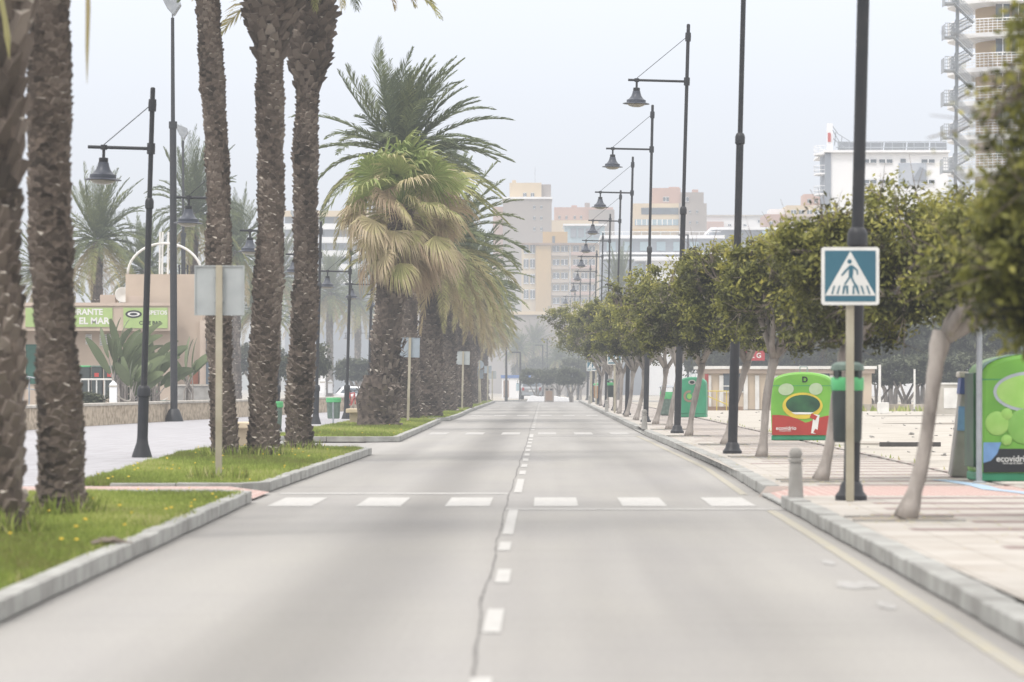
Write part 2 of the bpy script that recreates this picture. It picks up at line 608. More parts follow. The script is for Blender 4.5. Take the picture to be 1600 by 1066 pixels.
# ---- islands of turf
islands = [
    [(-3.15, 8), (-3.25, 22), (-3.5, 44.3), (-5.6, 44.8), (-6.2, 44.8), (-6.2, 8)],
    [(-3.85, 47.85), (-3.6, 48.4), (-3.55, 60), (-3.47, 74), (-3.7, 75.5), (-6.4, 75.7), (-6.6, 70), (-5.9, 47.85)],
    [(-4.2, 89.8), (-3.55, 90.4), (-3.65, 112), (-3.8, 136), (-6.4, 138), (-6.6, 90.6)],
    [(-3.65, 141), (-3.6, 160), (-3.75, 190), (-3.75, 284), (-6.2, 286), (-6.2, 139)],
]
for i, pts in enumerate(islands):
    sheet_obj('turf', pts, .10, M['turf'])


def inside(px, py, poly):
    c = np.zeros(len(px), bool)
    n = len(poly)
    for i in range(n):
        x1, y1 = poly[i]
        x2, y2 = poly[(i + 1) % n]
        cond = ((y1 > py) != (y2 > py))
        xi = (x2 - x1) * (py - y1) / ((y2 - y1) if y2 != y1 else 1e-9) + x1
        c ^= cond & (px < xi)
    return c


def grass(poly, n, h, w, seed, ymax=None):
    rg = np.random.default_rng(seed)
    xs = [p[0] for p in poly]
    ys = [p[1] for p in poly]
    y1 = ymax or max(ys)
    u = rg.random(n) ** 1.0
    px = rg.uniform(min(xs), max(xs), n)
    py = min(ys) + (y1 - min(ys)) * u
    k = inside(px, py, poly)
    px, py = px[k], py[k]
    n = len(px)
    # patchy height
    patch = .5 + .5 * np.sin(px * 3.1 + 1.3 * np.sin(py * 1.1)) * np.cos(py * 1.7 + px)
    patch2 = .5 + .5 * np.sin(px * 1.1 + py * .37 + seed)
    hh = h * (.45 + .8 * patch * rg.random(n) + .35 * rg.random(n) ** 4)
    ww = w * rg.uniform(.6, 1.3, n)
    ang = rg.uniform(0, 2 * np.pi, n)
    lean = rg.normal(0, .45, (n, 2)) * hh[:, None]
    dx, dy = np.cos(ang) * ww / 2, np.sin(ang) * ww / 2
    z0 = np.full(n, .095)
    V = np.empty((n, 3, 3))
    V[:, 0] = np.stack([px - dx, py - dy, z0], 1)
    V[:, 1] = np.stack([px + dx, py + dy, z0], 1)
    V[:, 2] = np.stack([px + lean[:, 0], py + lean[:, 1], z0 + hh], 1)
    me = bpy.data.meshes.new('grass')
    me.vertices.add(n * 3)
    me.vertices.foreach_set('co', V.reshape(-1))
    me.loops.add(n * 3)
    me.loops.foreach_set('vertex_index', np.arange(n * 3, dtype=np.int32))
    me.polygons.add(n)
    me.polygons.foreach_set('loop_start', np.arange(0, n * 3, 3, dtype=np.int32))
    me.update()
    a = me.attributes.new('tint', 'FLOAT', 'FACE')
    t = np.clip(.18 + .5 * patch2 + rg.normal(0, .14, n) + .12 * patch, 0, .93)
    a.data.foreach_set('value', t.astype(np.float32))
    me.materials.append(M['grass'])
    o = bpy.data.objects.new('grass', me)
    COL.objects.link(o)
    return o


glabels = ['green grass on the nearest left island beside the kerb', 'green grass on the island with three tall palm trunks',
           'green grass on the island under the fan palm', 'green grass on the long island under the far palm row']
for i, (pts, n, h, w) in enumerate(((islands[0], 150000, .07, .014), (islands[1], 110000, .09, .016), (islands[2], 60000, .10, .025), (islands[3], 60000, .12, .04))):
    o = grass(pts, n, h, w, 11 + i)
    tag(o, glabels[i], 'grass', kind='stuff')
# yellow flowers
for i, (poly, n) in enumerate(((islands[0], 85), (islands[1], 75), (islands[2], 30))):
    mb = MB()
    xs = [p[0] for p in poly]
    ys = [p[1] for p in poly]
    for _ in range(n):
        x, y = random.uniform(min(xs), max(xs)), random.uniform(max(min(ys), 18), max(ys))
        x += .5 * math.sin(y * 1.3)
        if not inside(np.array([x]), np.array([y]), poly)[0]:
            continue
        z = random.uniform(.15, .21)
        r = random.uniform(.012, .024)
        mb.lathe([(0.001, -.006), (r, 0), (r * .5, .008), (0.001, .009)], 6, (x, y, z))
    o = mb.build('yellow_flowers', M['flower'])
    tag(o, ['small yellow flowers dotted in the nearest grass', 'small yellow flowers under the three tall palms', 'small yellow flowers below the fan palm'][i], 'flowers', kind='stuff')

# ---- road markings (sheets 4 mm up)
mb = MB()


def rect(mb, x0, x1, y0, y1, z=.004, m=0):
    mb.sheet([(x0, y0, z), (x1, y0, z), (x1, y1, z), (x0, y1, z)], m)


def zebra(mb, y0, y1, x0=-3.1):
    for k in range(6):
        rect(mb, x0 + k * .995, x0 + k * .995 + .5, y0, y1)


zebra(mb, 42.9, 46.2)
struct(mb.build('zebra_crossing', M['paint']))
for y0, y1 in ((103.5, 108.2), (164, 168), (226, 230)):
    mb = MB()
    zebra(mb, y0, y1, -3.15)
    struct(mb.build('zebra_crossing', M['paintthin']))
mb = MB()
rect(mb, -3.3, -.45, 47.6, 48.2)
rect(mb, -.42, 2.62, 41.7, 42.1)
rect(mb, -3.3, -.45, 112, 112.4)
rect(mb, -.42, 2.62, 100.5, 100.9)
struct(mb.build('stop_line', M['paintthin']))
mb = MB()
xc = -.33
for y0, y1 in ((16.2, 17.85), (21.1, 23.3), (26.4, 28.3), (31.5, 33.2), (34.9, 41.6), (48.3, 55.2)):
    rect(mb, xc - .05 + (.04 if y0 < 30 else 0), xc + .05 + (.04 if y0 < 30 else 0), y0, y1, .005)
y = 58
while y < 290:
    if not (100 < y < 110):
        rect(mb, xc - .05, xc + .05, y, y + (6.5 if 94 < y < 99 else 2.4), .005)
    y += 5
struct(mb.build('centre_line', M['paint']))
mb = MB()
pts = [(2.33, 18), (2.40, 26), (2.46, 34), (2.5, 41.5)]
for (xa, ya), (xb, yb) in zip(pts[:-1], pts[1:]):
    mb.sheet([(xa - .1, ya, .004), (xa, ya, .004), (xb, yb, .004), (xb - .1, yb, .004)])
pts = [(2.52, 47.4), (2.68, 62), (2.56, 90), (2.5, 101)]
for (xa, ya), (xb, yb) in zip(pts[:-1], pts[1:]):
    mb.sheet([(xa - .1, ya, .004), (xa, ya, .004), (xb, yb, .004), (xb - .1, yb, .004)])
struct(mb.build('yellow_line', M['yellowline']))
# the long crack beside the centre line
mb = MB()
kn = [(17, -.31), (21, -.36), (24, -.40), (27, -.38), (32, -.40), (37, -.415), (45, -.43), (55, -.425), (70, -.42), (90, -.40), (120, -.43), (165, -.42), (230, -.4), (290, -.4)]


def cx(y):
    for (a, xa), (b, xb) in zip(kn[:-1], kn[1:]):
        if a <= y <= b:
            return xa + (xb - xa) * (y - a) / (b - a)
    return kn[-1][1]


y, prev = 17.0, None
while y < 288:
    x = cx(y) + random.uniform(-.007, .007) + .008 * math.sin(y * .9)
    w = random.uniform(.003, .011)
    cur = (x, y, w)
    if prev:
        mb.sheet([(prev[0] - prev[2], prev[1], .0035), (prev[0] + prev[2], prev[1], .0035), (x + w, y, .0035), (x - w, y, .0035)])
    prev = cur
    y += .5 + y * .006
struct(mb.build('road_crack', M['tar']))
# worn scuffs in the right lane
mb = MB()
for (px, py, w, l) in ((1338, 915, .16, .7), (1384, 946, .07, .5), (1296, 880, .06, .5)):
    D = DG(py)
    X = (px - VX) * D / F
    n = 9
    mb.sheet([(X + w * math.cos(2 * PI * k / n) * random.uniform(.6, 1.1), D + l * math.sin(2 * PI * k / n) * random.uniform(.6, 1.1), .0045) for k in range(n)])
struct(mb.build('road_scuffs', M['stain']))
# manhole
# blue line painted across the pavement
mb = MB()
pl = [(5.1, 49.6), (5.2, 48.3), (5.28, 46.7), (5.24, 45.0), (5.42, 43.9), (5.52, 42.9)]
for (xa, ya), (xb, yb) in zip(pl[:-1], pl[1:]):
    mb.sheet([(xa - .1, ya, KZ + .005), (xb - .1, yb, KZ + .005), (xb + .12, yb, KZ + .005), (xa + .12, ya, KZ + .005)])
mb.sheet([(5.9, 45.2, KZ + .005), (6.6, 45.2, KZ + .005), (6.8, 47.4, KZ + .005), (6.0, 47.0, KZ + .005)])
struct(mb.build('blue_paint_line', M['skyblue']))
# lot details: low ridges, dark boards, rubble
mb = MB()
for _ in range(240):
    Y = random.uniform(52, 185)
    X = random.uniform(6.2, 6.2 + Y * .13)
    s = random.uniform(.02, .065)
    mb.box((X, Y, .02 + s * .3), (s * random.uniform(.8, 2.5), s * random.uniform(.8, 2), s * .6), 0, (random.random() * .4, random.random() * .4, random.random() * 3))
o = mb.build('rubble', M['concrete'])
tag(o, 'loose pale stones scattered over the sandy lot', 'rubble', kind='stuff')
mb = MB()
random.seed(3)
for (px0, px1, py) in ((1340, 1455, 694), (1380, 1590, 662), (1100, 1195, 682), (1350, 1600, 650), (1090, 1190, 672)):
    D = DG(py, .02)
    x0, x1 = (px0 - VX) * D / F, (px1 - VX) * D / F
    n = 14
    pts = []
    for k in range(n):
        a = 2 * PI * k / n
        pts.append(((x0 + x1) / 2 + (x1 - x0) / 2 * math.cos(a) * random.uniform(.85, 1.1), D + 2.2 * math.sin(a) * random.uniform(.6, 1.2), .026))
    mb.sheet(pts)
struct(mb.build('dark_soil_patches', mat('dark_soil', (.15, .13, .11), .95, (.24, .21, .17), 1.5, detail=9)))
D = DG(698, .02)
o = MB().box((0, 0, .05), (1.3, .25, .09)).build('timber_sleeper', mat('tarred_timber', (.07, .065, .06), .9), loc=((1422 - VX) * D / F, D, .02))
o['label'] = 'dark timber beam lying on the sandy lot'
o['category'] = 'beam'

# tree pits
TREES = [  # depth, x base, fork px dx, crown centre x, crown z, radius x, z
    (22.0, 4.3, -.1, 3.74, 2.90, 1.15, 1.46),
    (35.1, 3.29, .38, 4.85, 2.58, 1.3, .80),
    (48.9, 3.49, .38, 4.5, 2.92, 1.32, 1.08),
    (64.7, 3.63, .25, 4.2, 2.9, 1.22, 1.02),
    (78.0, 3.66, .45, 4.15, 3.1, 1.4, 1.2),
    (90.7, 3.42, .28, 3.8, 3.15, 1.5, 1.25),
    (104.0, 3.40, .22, 3.7, 3.3, 1.45, 1.2),
    (117.0, 3.42, .3, 3.5, 3.3, 1.5, 1.3),
    (131.0, 3.15, .3, 3.35, 3.3, 1.5, 1.3),
    (145.0, 3.1, .3, 3.3, 3.5, 1.6, 1.4),
    (160.0, 3.1, .2, 3.2, 3.6, 1.7, 1.5),
    (176.0, 3.2, .2, 2.9, 3.7, 1.9, 1.5),
    (196.0, 3.2, .2, 2.6, 3.9, 2.1, 1.6),
    (218.0, 3.2, .1, 2.9, 3.8, 2.0, 1.5),
]
for i, (D, X, *_r) in enumerate(TREES[:8]):
    mb = MB()
    mb.sheet([(X - .45, D - .5, KZ + .004), (X + .5, D - .5, KZ + .004), (X + .5, D + .5, KZ + .004), (X - .45, D + .5, KZ + .004)])
    mb.box((X, D - .52, KZ + .01), (1.02, .03, .02), 1)
    mb.box((X, D + .52, KZ + .01), (1.02, .03, .02), 1)
    struct(mb.build('tree_pit_soil', [mat('pit_soil', (.36, .31, .26), .95, (.26, .22, .18), 6), M['concrete']]))


# ---------------------------------------------------------------- broadleaf street trees
def leaf_blob(mb, cen, rad, nclump, per, size, seed, tint_top=.95, dead=.12, lobes=7):
    rg = random.Random(seed)
    cen = Vector(cen)
    rad = Vector(rad)
    lob = []
    for _ in range(lobes):
        a, e = rg.uniform(0, 2 * PI), rg.uniform(-.5, 1.1)
        lob.append((Vector((math.cos(a) * math.cos(e), math.sin(a) * math.cos(e), math.sin(e))), rg.uniform(.05, .3)))
    out = []
    for c in range(nclump):
        while True:
            d = Vector((rg.gauss(0, 1), rg.gauss(0, 1), rg.gauss(0, 1))).normalized()
            if d.z > -.5:
                break
        k = rg.uniform(.35, 1.0) ** .45
        bulge = .82 + sum(w * max(0, d.dot(l)) ** 5 for l, w in lob)
        p = cen + Vector((d.x * rad.x, d.y * rad.y, d.z * rad.z)) * (k * bulge)
        cr = rg.uniform(.12, .28) * (rad.x / 1.3) ** .5
        isdead = rg.random() < dead
        base = .06 + .6 * (d.z * .5 + .5) * k + rg.uniform(-.13, .22)  # upper and outer leaves brighter, inner and lower darker: shade painted into tint
        out.append((p, d, isdead))
        for _ in range(int(per * rg.uniform(.5, 1.5) * (.25 if isdead else 1))):
            q = p + Vector((rg.gauss(0, 1), rg.gauss(0, 1), rg.gauss(0, .8))) * (cr * .55)
            n = (Vector((rg.gauss(0, 1), rg.gauss(0, 1), rg.gauss(.4, 1))) + d * .7).normalized()
            t = n.cross(Vector((rg.gauss(0, 1), rg.gauss(0, 1), rg.gauss(0, 1)))).normalized()
            b = n.cross(t)
            s = size * rg.uniform(.6, 1.35)
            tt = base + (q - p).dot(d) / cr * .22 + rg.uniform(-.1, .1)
            if isdead:
                tt = rg.uniform(.05, .3)
            tt = max(0, min(tint_top, tt))
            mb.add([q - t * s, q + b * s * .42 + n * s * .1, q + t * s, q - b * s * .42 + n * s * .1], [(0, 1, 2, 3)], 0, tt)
    return out


def street_tree(name, label, D, X, dx, cxx, cz, rx, rz, seed, nclump=110, per=110, size=.05, group=None, twigs=70):
    rg = random.Random(seed)
    root = thing(name, label, 'tree', (X, D, KZ if X > 2.6 else .0), group=group)
    cz -= .10
    rz *= 1.10
    rx *= 1.12
    fork = Vector((dx, rg.uniform(-.1, .1), min(1.72, max(1.35, cz - rz * .72 - KZ))))
    cen = Vector((cxx - X, .1, cz - KZ))
    mb = MB()
    pts, rad = [], []
    n = 14
    r0 = .085
    for i in range(n):
        t = i / (n - 1)
        p = Vector((fork.x * t ** .85 + .03 * math.sin(t * 5 + seed), fork.y * t + .02 * math.sin(t * 7 + seed), fork.z * t))
        pts.append(p)
        rad.append(r0 * (1.35 - .55 * min(1, t * 6) if t < .17 else .8 + .12 * math.sin(t * 9 + seed) * .5) * rg.uniform(.95, 1.05) + (.02 if t > .9 else 0))
    mb.tube(pts, rad, 12)
    ends = []
    for b in range(6):
        a = 2 * PI * b / 6 + rg.uniform(-.4, .4)
        e = cen + Vector((math.cos(a) * rx * .62, math.sin(a) * rx * .55, rg.uniform(-.15, .5) * rz))
        m1 = fork + (e - fork) * .4 + Vector((0, 0, -.08 + rg.uniform(0, .12)))
        ps = [fork + Vector((0, 0, -.06)), fork + (m1 - fork) * .5 + Vector((rg.uniform(-.04, .04), rg.uniform(-.04, .04), rg.uniform(-.02, .05))), m1, m1 + (e - m1) * .5 + Vector((0, 0, rg.uniform(-.05, .1))), e]
        mb.tube(ps, [.062, .055, .045, .03, .012], 8)
        ends += [m1, ps[3], e]
    mb.build('trunk', M['bark'], root, smooth=True)
    mb = MB()
    cl = []
    subs = [((0, 0, -.05), 1.0)]
    for b in range(5):
        a = 2 * PI * b / 5 + rg.uniform(-.5, .5)
        subs.append(((math.cos(a) * .55, math.sin(a) * .5, rg.uniform(-.6, .5)), rg.uniform(.42, .64)))
    for (ox_, oy_, oz_), sc_ in subs:
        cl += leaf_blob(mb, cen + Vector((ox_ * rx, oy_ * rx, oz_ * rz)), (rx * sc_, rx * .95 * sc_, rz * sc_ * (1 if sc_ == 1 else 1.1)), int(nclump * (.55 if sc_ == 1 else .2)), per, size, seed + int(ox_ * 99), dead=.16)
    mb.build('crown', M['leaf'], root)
    if twigs:
        mb = MB()
        rg.shuffle(cl)
        for (p, d, dead) in sorted(cl, key=lambda c: not c[2])[:twigs]:
            s = min(ends, key=lambda e: (e - p).length)
            for _ in range(5):
                e = p + d * rg.uniform(.1, .35) + Vector((rg.gauss(0, 1), rg.gauss(0, 1), rg.gauss(0, 1))) * .14
                mid = s + (p - s) * .6 + Vector((rg.gauss(0, 1), rg.gauss(0, 1), rg.gauss(0, 1))) * .05
                mb.tube([s, mid, p, e], [.011, .008, .005, .002], 4, cap=False)
        mb.build('branches', M['twig'], root)
    return root


tree_labels = [
    'nearest street tree, its big blurred crown filling the right edge of the picture',
    'leaning grey street tree just before the lamp with the big crossing sign, forked trunk',
    'street tree just behind the black lamp with the big crossing sign, olive crown',
    'street tree standing in front of the red and lime container',
    'street tree with a strongly forked trunk beside the second black lamp',
    'slender leaning street tree in front of the plain green container',
    'street tree just behind the third black lamp on the right pavement',
]
for i, (D, X, dx, cxx, cz, rx, rz) in enumerate(TREES):
    lab = tree_labels[i] if i < len(tree_labels) else ORD[i] + ' street tree of the right row counted from the camera, hazy olive crown'
    sz = .036 if D < 30 else .042 if D < 60 else (.05 if D < 100 else .065)
    nc, per = (420, 150) if D < 30 else (230, 150) if D < 60 else ((190, 130) if D < 100 else (110, 70))
    TREES[i] = street_tree('street_tree', lab, D, X, dx, cxx, cz, rx, rz, 31 + i * 7, nc, per, sz, 'trees along the right pavement', twigs=80 if D < 120 else 30)


# ---------------------------------------------------------------- palms
def palm_trunk(h, r0, r1, lean, seed, boots=True, row=.085, nb=11, flare=None, bow=0, shag=1.0):
    """lean = (dx,dy) of the top; flare = (z0, extra radius) ball of leaf bases under the crown."""
    rg = random.Random(seed)
    mb = MB()

    def cen(z):
        t = z / h
        return Vector((lean[0] * t + bow * math.sin(PI * t) + .035 * math.sin(z * 1.1 + seed) * min(1, z), lean[1] * t, z))

    def rad(z):
        t = z / h
        r = r0 + (r1 - r0) * t
        r *= 1 + .25 * math.exp(-z / .25)
        r *= 1 + .05 * math.sin(z * 1.7 + seed) + .045 * math.sin(z * 4.3 + seed * 2) + .03 * math.sin(z * 9.7 + seed)
        if flare and z > flare[0]:
            u = (z - flare[0]) / (h - flare[0])
            r += flare[1] * min(1, u * 3.2)
        return r
    n, k = int(h / .1), 16
    vs, fs = [], []
    for i in range(n + 1):
        z = h * i / n
        c, r = cen(z), rad(z)
        for j in range(k):
            a = 2 * PI * j / k
            rr = r * rg.uniform(.93, 1.05)
            vs.append(c + Vector((math.cos(a) * rr, math.sin(a) * rr, -.06 if i == 0 else 0)))
    for i in range(n):
        for j in range(k):
            j2 = (j + 1) % k
            fs.append((i * k + j, i * k + j2, (i + 1) * k + j2, (i + 1) * k + j))
    fs.append(tuple(range(n * k, (n + 1) * k)))
    mb.add(vs, fs, 0)
    if boots:
        z, rowi = .05, 0
        while z < h - .05:
            c, r = cen(z), rad(z)
            big = 1.0
            if flare and z > flare[0]:
                big = 1.9
            m = nb
            for j in range(m):
                a = 2 * PI * (j + (rowi % 2) * .5 + rg.uniform(-.18, .18)) / m
                if rg.random() < .06:
                    continue
                o = Vector((math.cos(a), math.sin(a), 0))
                s = Vector((-math.sin(a), math.cos(a), 0))
                w = 2 * PI * r / m * rg.uniform(.40, .56)
                hh = row * rg.uniform(.75, 1.35) * big
                pr = rg.uniform(.015, .062) * (shag if big == 1.0 else 1) * (r / .2) ** .5 * big
                zc = z + rg.uniform(-.02, .02)
                cc = cen(zc)
                b0 = cc + o * (r * .95) + Vector((0, 0, -hh * .7))
                tp = cc + o * (r + pr) + Vector((0, 0, hh * .45))
                skw = rg.uniform(-.3, .3) * hh
                tw_ = rg.uniform(.25, .6)
                ti = cc + o * (r * .9) + Vector((0, 0, hh * .62))
                v = [b0 - s * w * .9, b0 + s * w * .9, tp + s * w * tw_ + Vector((0, 0, skw)), tp - s * w * tw_ - Vector((0, 0, skw)), ti + s * w * .6, ti - s * w * .6]
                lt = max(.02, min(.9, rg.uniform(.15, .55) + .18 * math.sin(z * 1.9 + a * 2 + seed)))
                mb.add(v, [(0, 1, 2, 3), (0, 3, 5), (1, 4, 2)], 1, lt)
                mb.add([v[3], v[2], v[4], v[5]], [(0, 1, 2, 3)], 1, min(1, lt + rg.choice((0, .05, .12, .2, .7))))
            z += row * big * .92
            rowi += 1
    return mb, cen(h)


def frond(mb, o, az, el, ln, rg, tint, wind=.25, droop=1.0, pairs=44, lw=.05, ll=.54, m=0, mr=1):
    n = 12
    d = Vector((math.cos(az) * math.cos(el), math.sin(az) * math.cos(el), math.sin(el)))
    p = Vector(o)
    pts = [p.copy()]
    step = ln / n
    for i in range(n):
        t = (i + 1) / n
        d = (d + Vector((wind * .16 * t, 0, -.13 * droop * (.3 + t) * (1.15 - abs(d.z) * .3)))).normalized()
        p = p + d * step
        pts.append(p.copy())
    mb.tube(pts, [.028 * (1 - .9 * i / n) for i in range(n + 1)], 4, mr, False, tint)
    for i in range(pairs):
        t = .12 + .88 * (i + .5) / pairs
        f = t * n
        k = min(int(f), n - 1)
        q = pts[k].lerp(pts[k + 1], f - k)
        tg = (pts[k + 1] - pts[k]).normalized()
        side = tg.cross(Vector((0, 0, 1)))
        if side.length < .05:
            side = Vector((math.sin(az), -math.cos(az), 0))
        side.normalize()
        upv = side.cross(tg).normalized()
        L_ = ll * (math.sin(PI * min(1, t * .86 + .12)) ** .6) * rg.uniform(.8, 1.1)
        for sg in (-1, 1):
            dr = (side * sg * (1.0 - .45 * t) + tg * (.75 + .5 * t) + upv * rg.uniform(.05, .5)).normalized()
            dr2 = (dr + Vector((wind * .3, 0, -.35 * droop - rg.uniform(0, .25)))).normalized()
            a = q + dr * (L_ * .5)
            b = a + dr2 * (L_ * .5)
            wv = tg.cross(dr).cross(dr).normalized() if tg.cross(dr).length > .01 else upv
            wv = (tg * .8 + upv * rg.uniform(-.7, .7)).normalized() * (lw / 2)
            tt = max(0, min(1, tint + rg.uniform(-.08, .08)))
            mb.add([q - wv * .6, q + wv * .6, a + wv, a - wv, b], [(0, 1, 2, 3), (3, 2, 4)], m, tt)


def date_crown(seed, nf=62, ln=3.2, dry=.35, wind=.3, lo=-55, pairs=44, droop=1.0):
    rg = random.Random(seed)
    mb = MB()
    for i in range(nf):
        u = i / (nf - 1)
        el = R(86 - (86 - lo) * u ** 1.08 + rg.uniform(-9, 9))
        az = i * 2.39996 + rg.uniform(-.25, .25)
        tint = 1.0 - .25 * rg.random()
        if u > 1 - dry:
            tint = max(.02, .62 - (u - (1 - dry)) / dry * .65 + rg.uniform(-.15, .15))
        L_ = ln * rg.uniform(.82, 1.1) * (.85 if u < .06 else 1)
        st = Vector((math.cos(az) * .12, math.sin(az) * .12, .15 - .35 * u))
        frond(mb, st, az, el, L_, rg, tint, wind, droop * (.4 if u < .3 else .85 if u < .55 else 1.0) * rg.uniform(.8, 1.2), pairs)
    return mb


def palm(name, label, D, X, h, r0, r1, lean, seed, crown=None, flare=None, group=None, row=.085, bow=0, z=.09, share=None, cseed=0, cscale=1.0, nb=11, shag=1.0):
    root = thing(name, label, 'palm tree', (X, D, z), group=group)
    mb, top = palm_trunk(h, r0, r1, lean, seed, True, row, nb, flare, bow, shag)
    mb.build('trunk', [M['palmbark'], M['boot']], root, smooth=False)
    if crown is not None:
        if isinstance(crown, bpy.types.Mesh):
            c = bpy.data.objects.new('crown', crown)
            COL.objects.link(c)
            c.parent = root
        else:
            c = crown.build('crown', [M['frond'], M['frond']], root)
        c.location = top
        c.rotation_euler = (0, 0, cseed)
        c.scale = (cscale,) * 3
        palm.last = c.data
    return root


# tall near palms whose crowns are above the picture
crownA = date_crown(5, 52, 3.3, .3, .3, -22, 50)
near_g = 'tall date palms on the near left islands'
r = palm('date_palm', 'nearest date palm, thick scaly trunk cut by the left edge of the picture', 32.8, -4.72, 9.3, .22, .25, (.05, 0), 101, crownA, (3.0, .09), near_g, .1, nb=9)
meshA = palm.last
tmp_ = date_crown(6, 30, 2.9, .1, .3, 18, 50).build('crown', [M['frond'], M['frond']])
meshA2 = tmp_.data
bpy.data.objects.remove(tmp_)
palm('date_palm', 'second date palm on the nearest island, straight ringed brown trunk', 37.2, -4.68, 9.6, .215, .17, (-.25, .1), 102, meshA, None, near_g, .052, 0, cseed=1, nb=8, shag=.45)
palm('date_palm', 'slim tall palm right behind the back of the nearest square sign', 66.0, -5.48, 11.2, .215, .18, (-.37, 0), 103, meshA, (10.2, .12), near_g, .062, cseed=2.1, nb=9, shag=.65)
palm('date_palm', 'tall palm with a bulging ball of leaf bases, middle of the three', 66.4, -4.85, 10.0, .255, .20, (.22, 0), 104, meshA, (6.95, .27), near_g, .062, cseed=3.3, nb=10, shag=.6)
palm('date_palm', 'tall palm nearest the road on the three palm island, fresh green stalks above', 72.0, -4.59, 8.9, .245, .19, (.24, 0), 105, meshA2, (6.85, .2), near_g, .068, cseed=4.2, nb=9, shag=.8)

# hanging dead frond spike beside the second palm
# dead leaf hanging from the nearest crown (part of that palm)
p1 = r
mb = MB()
q = P(137, -60, 31.5) - Vector(p1.location)
mb.tube([q + Vector((-.6, 0, .35)), q + Vector((-.15, 0, .2)), q, q + Vector((.003, 0, -.4)), q + Vector((-.004, 0, -.7)), q + Vector((-.006, 0, -1.0))], [.02, .02, .018, .022, .016, .002], 6, 0, False, .12)
q2 = P(8, 30, 31.5) - Vector(p1.location)
mb.tube([q2 + Vector((-.1, 0, .5)), q2, q2 + Vector((.02, 0, -.15)), q2 + Vector((.035, 0, -.33))], [.02, .024, .028, .003], 6, 0, False, .3)
mb.build('dead_leaf', M['frond'], p1)

# date palms of the long row
crown_v = [date_crown(40 + k, 104, 3.35, .36 + .07 * k, .5, -58, 56, .74) for k in range(3)]
row_g = 'date palms of the long left row'
cm = []
pd = [
    (135.0, -4.75, 9.3, .36, .30, (-.15, 0), 'tall date palm whose dark green crown rises behind the fan palm', 0, 1.16),
    (143.0, -4.38, 6.6, .47, .40, (.4, 0), 'thick leaning date palm beside the second sign seen from behind', 1, 1.08),
    (172.0, -4.40, 6.5, .43, .36, (.25, 0), 'third date palm of the far row, trunk base free in the grass', 2, 1.0),
    (195.0, -4.15, 6.4, .42, .36, (.2, 0), 'fourth date palm of the far row, behind the bare post', 0, .97),
    (215.0, -4.5, 6.3, .42, .36, (.2, 0), 'fifth date palm of the far row, hazy', 1, .97),
    (232.0, -4.5, 6.2, .45, .36, (.1, 0), 'sixth date palm of the far row, hazy', 2, .95),
    (250.0, -4.5, 6.1, .42, .36, (.15, 0), 'seventh date palm of the far row, hazy', 0, .92),
    (268.0, -4.5, 6.0, .42, .36, (.1, 0), 'eighth date palm of the far row, hazy', 1, .92),
    (284.0, -4.55, 5.8, .40, .34, (.1, 0), 'ninth and last date palm of the far row, hazy', 2, .9),
]
for i, (D, X, h, r0, r1, ln, lab, v, cs) in enumerate(pd):
    c = crown_v[v] if i == v else cm[v]
    rr = palm('date_palm', lab, D, X, h, r0, r1, ln, 200 + i, c, None, row_g, .10, cseed=i * 1.7, cscale=cs, nb=12)
    if i == v:
        cm.append(palm.last)

# ---------------------------------------------------------------- the fan palm


def fan_leaf(mb, o, az, el, pl, fr, rg, tint, collapse=0.0):
    d = Vector((math.cos(az) * math.cos(el), math.sin(az) * math.cos(el), math.sin(el)))
    o = Vector(o)
    sag = Vector((.12, 0, -.25 * pl))
    hub = o + d * pl + sag * .6
    mb.tube([o, o + d * pl * .5 + sag * .12, hub], [.022, .018, .012], 4, 0, False, min(1, tint + .05))
    fd = (d + Vector((.25, 0, -.2 - max(0, collapse) * 1.5))).normalized()
    side = fd.cross(Vector((0, 0, 1)))
    side = side.normalized() if side.length > .1 else Vector((math.sin(az), -math.cos(az), 0))
    side = (Matrix.Rotation(rg.uniform(-1.0, 1.0), 3, fd) @ side).normalized()
    nrm = side.cross(fd).normalized()
    n = 34
    spread = R(118 - 85 * collapse)
    for i in range(n):
        a = (i / (n - 1) - .5) * 2 * spread
        a += rg.uniform(-.03, .03)
        dr = (fd * math.cos(a) + side * math.sin(a)).normalized()
        L_ = fr * (1 - .25 * abs(a) / spread) * rg.uniform(.85, 1.1)
        w = L_ * .5 * (2 * spread / n) * .62
        m1 = hub + dr * L_ * .55 + nrm * rg.uniform(-.03, .03)
        dr2 = (dr + Vector((.25, 0, -.25 - .8 * max(0, collapse) - rg.uniform(0, .6)))).normalized()
        m2 = m1 + dr2 * L_ * .28
        tp = m2 + (dr2 + Vector((.15, 0, -.8))).normalized() * L_ * .3
        s2 = (nrm.cross(dr)).normalized() * w
        tw = nrm * w * .5 * (1 if i % 2 else -1)
        t = max(0, min(1, tint + rg.uniform(-.06, .06)))
        mb.add([hub, m1 - s2 + tw, m1 + s2 - tw, m2 + s2 * .55, m2 - s2 * .55, tp], [(0, 2, 1)], 0, t)
        b = len(mb.V) - 6
        tt = t - rg.uniform(.0, .22)
        for f in ((1, 2, 3, 4), (4, 3, 5)):
            mb.F.append([b + j for j in f])
            mb.M.append(0)
            mb.T.append(max(0, tt))


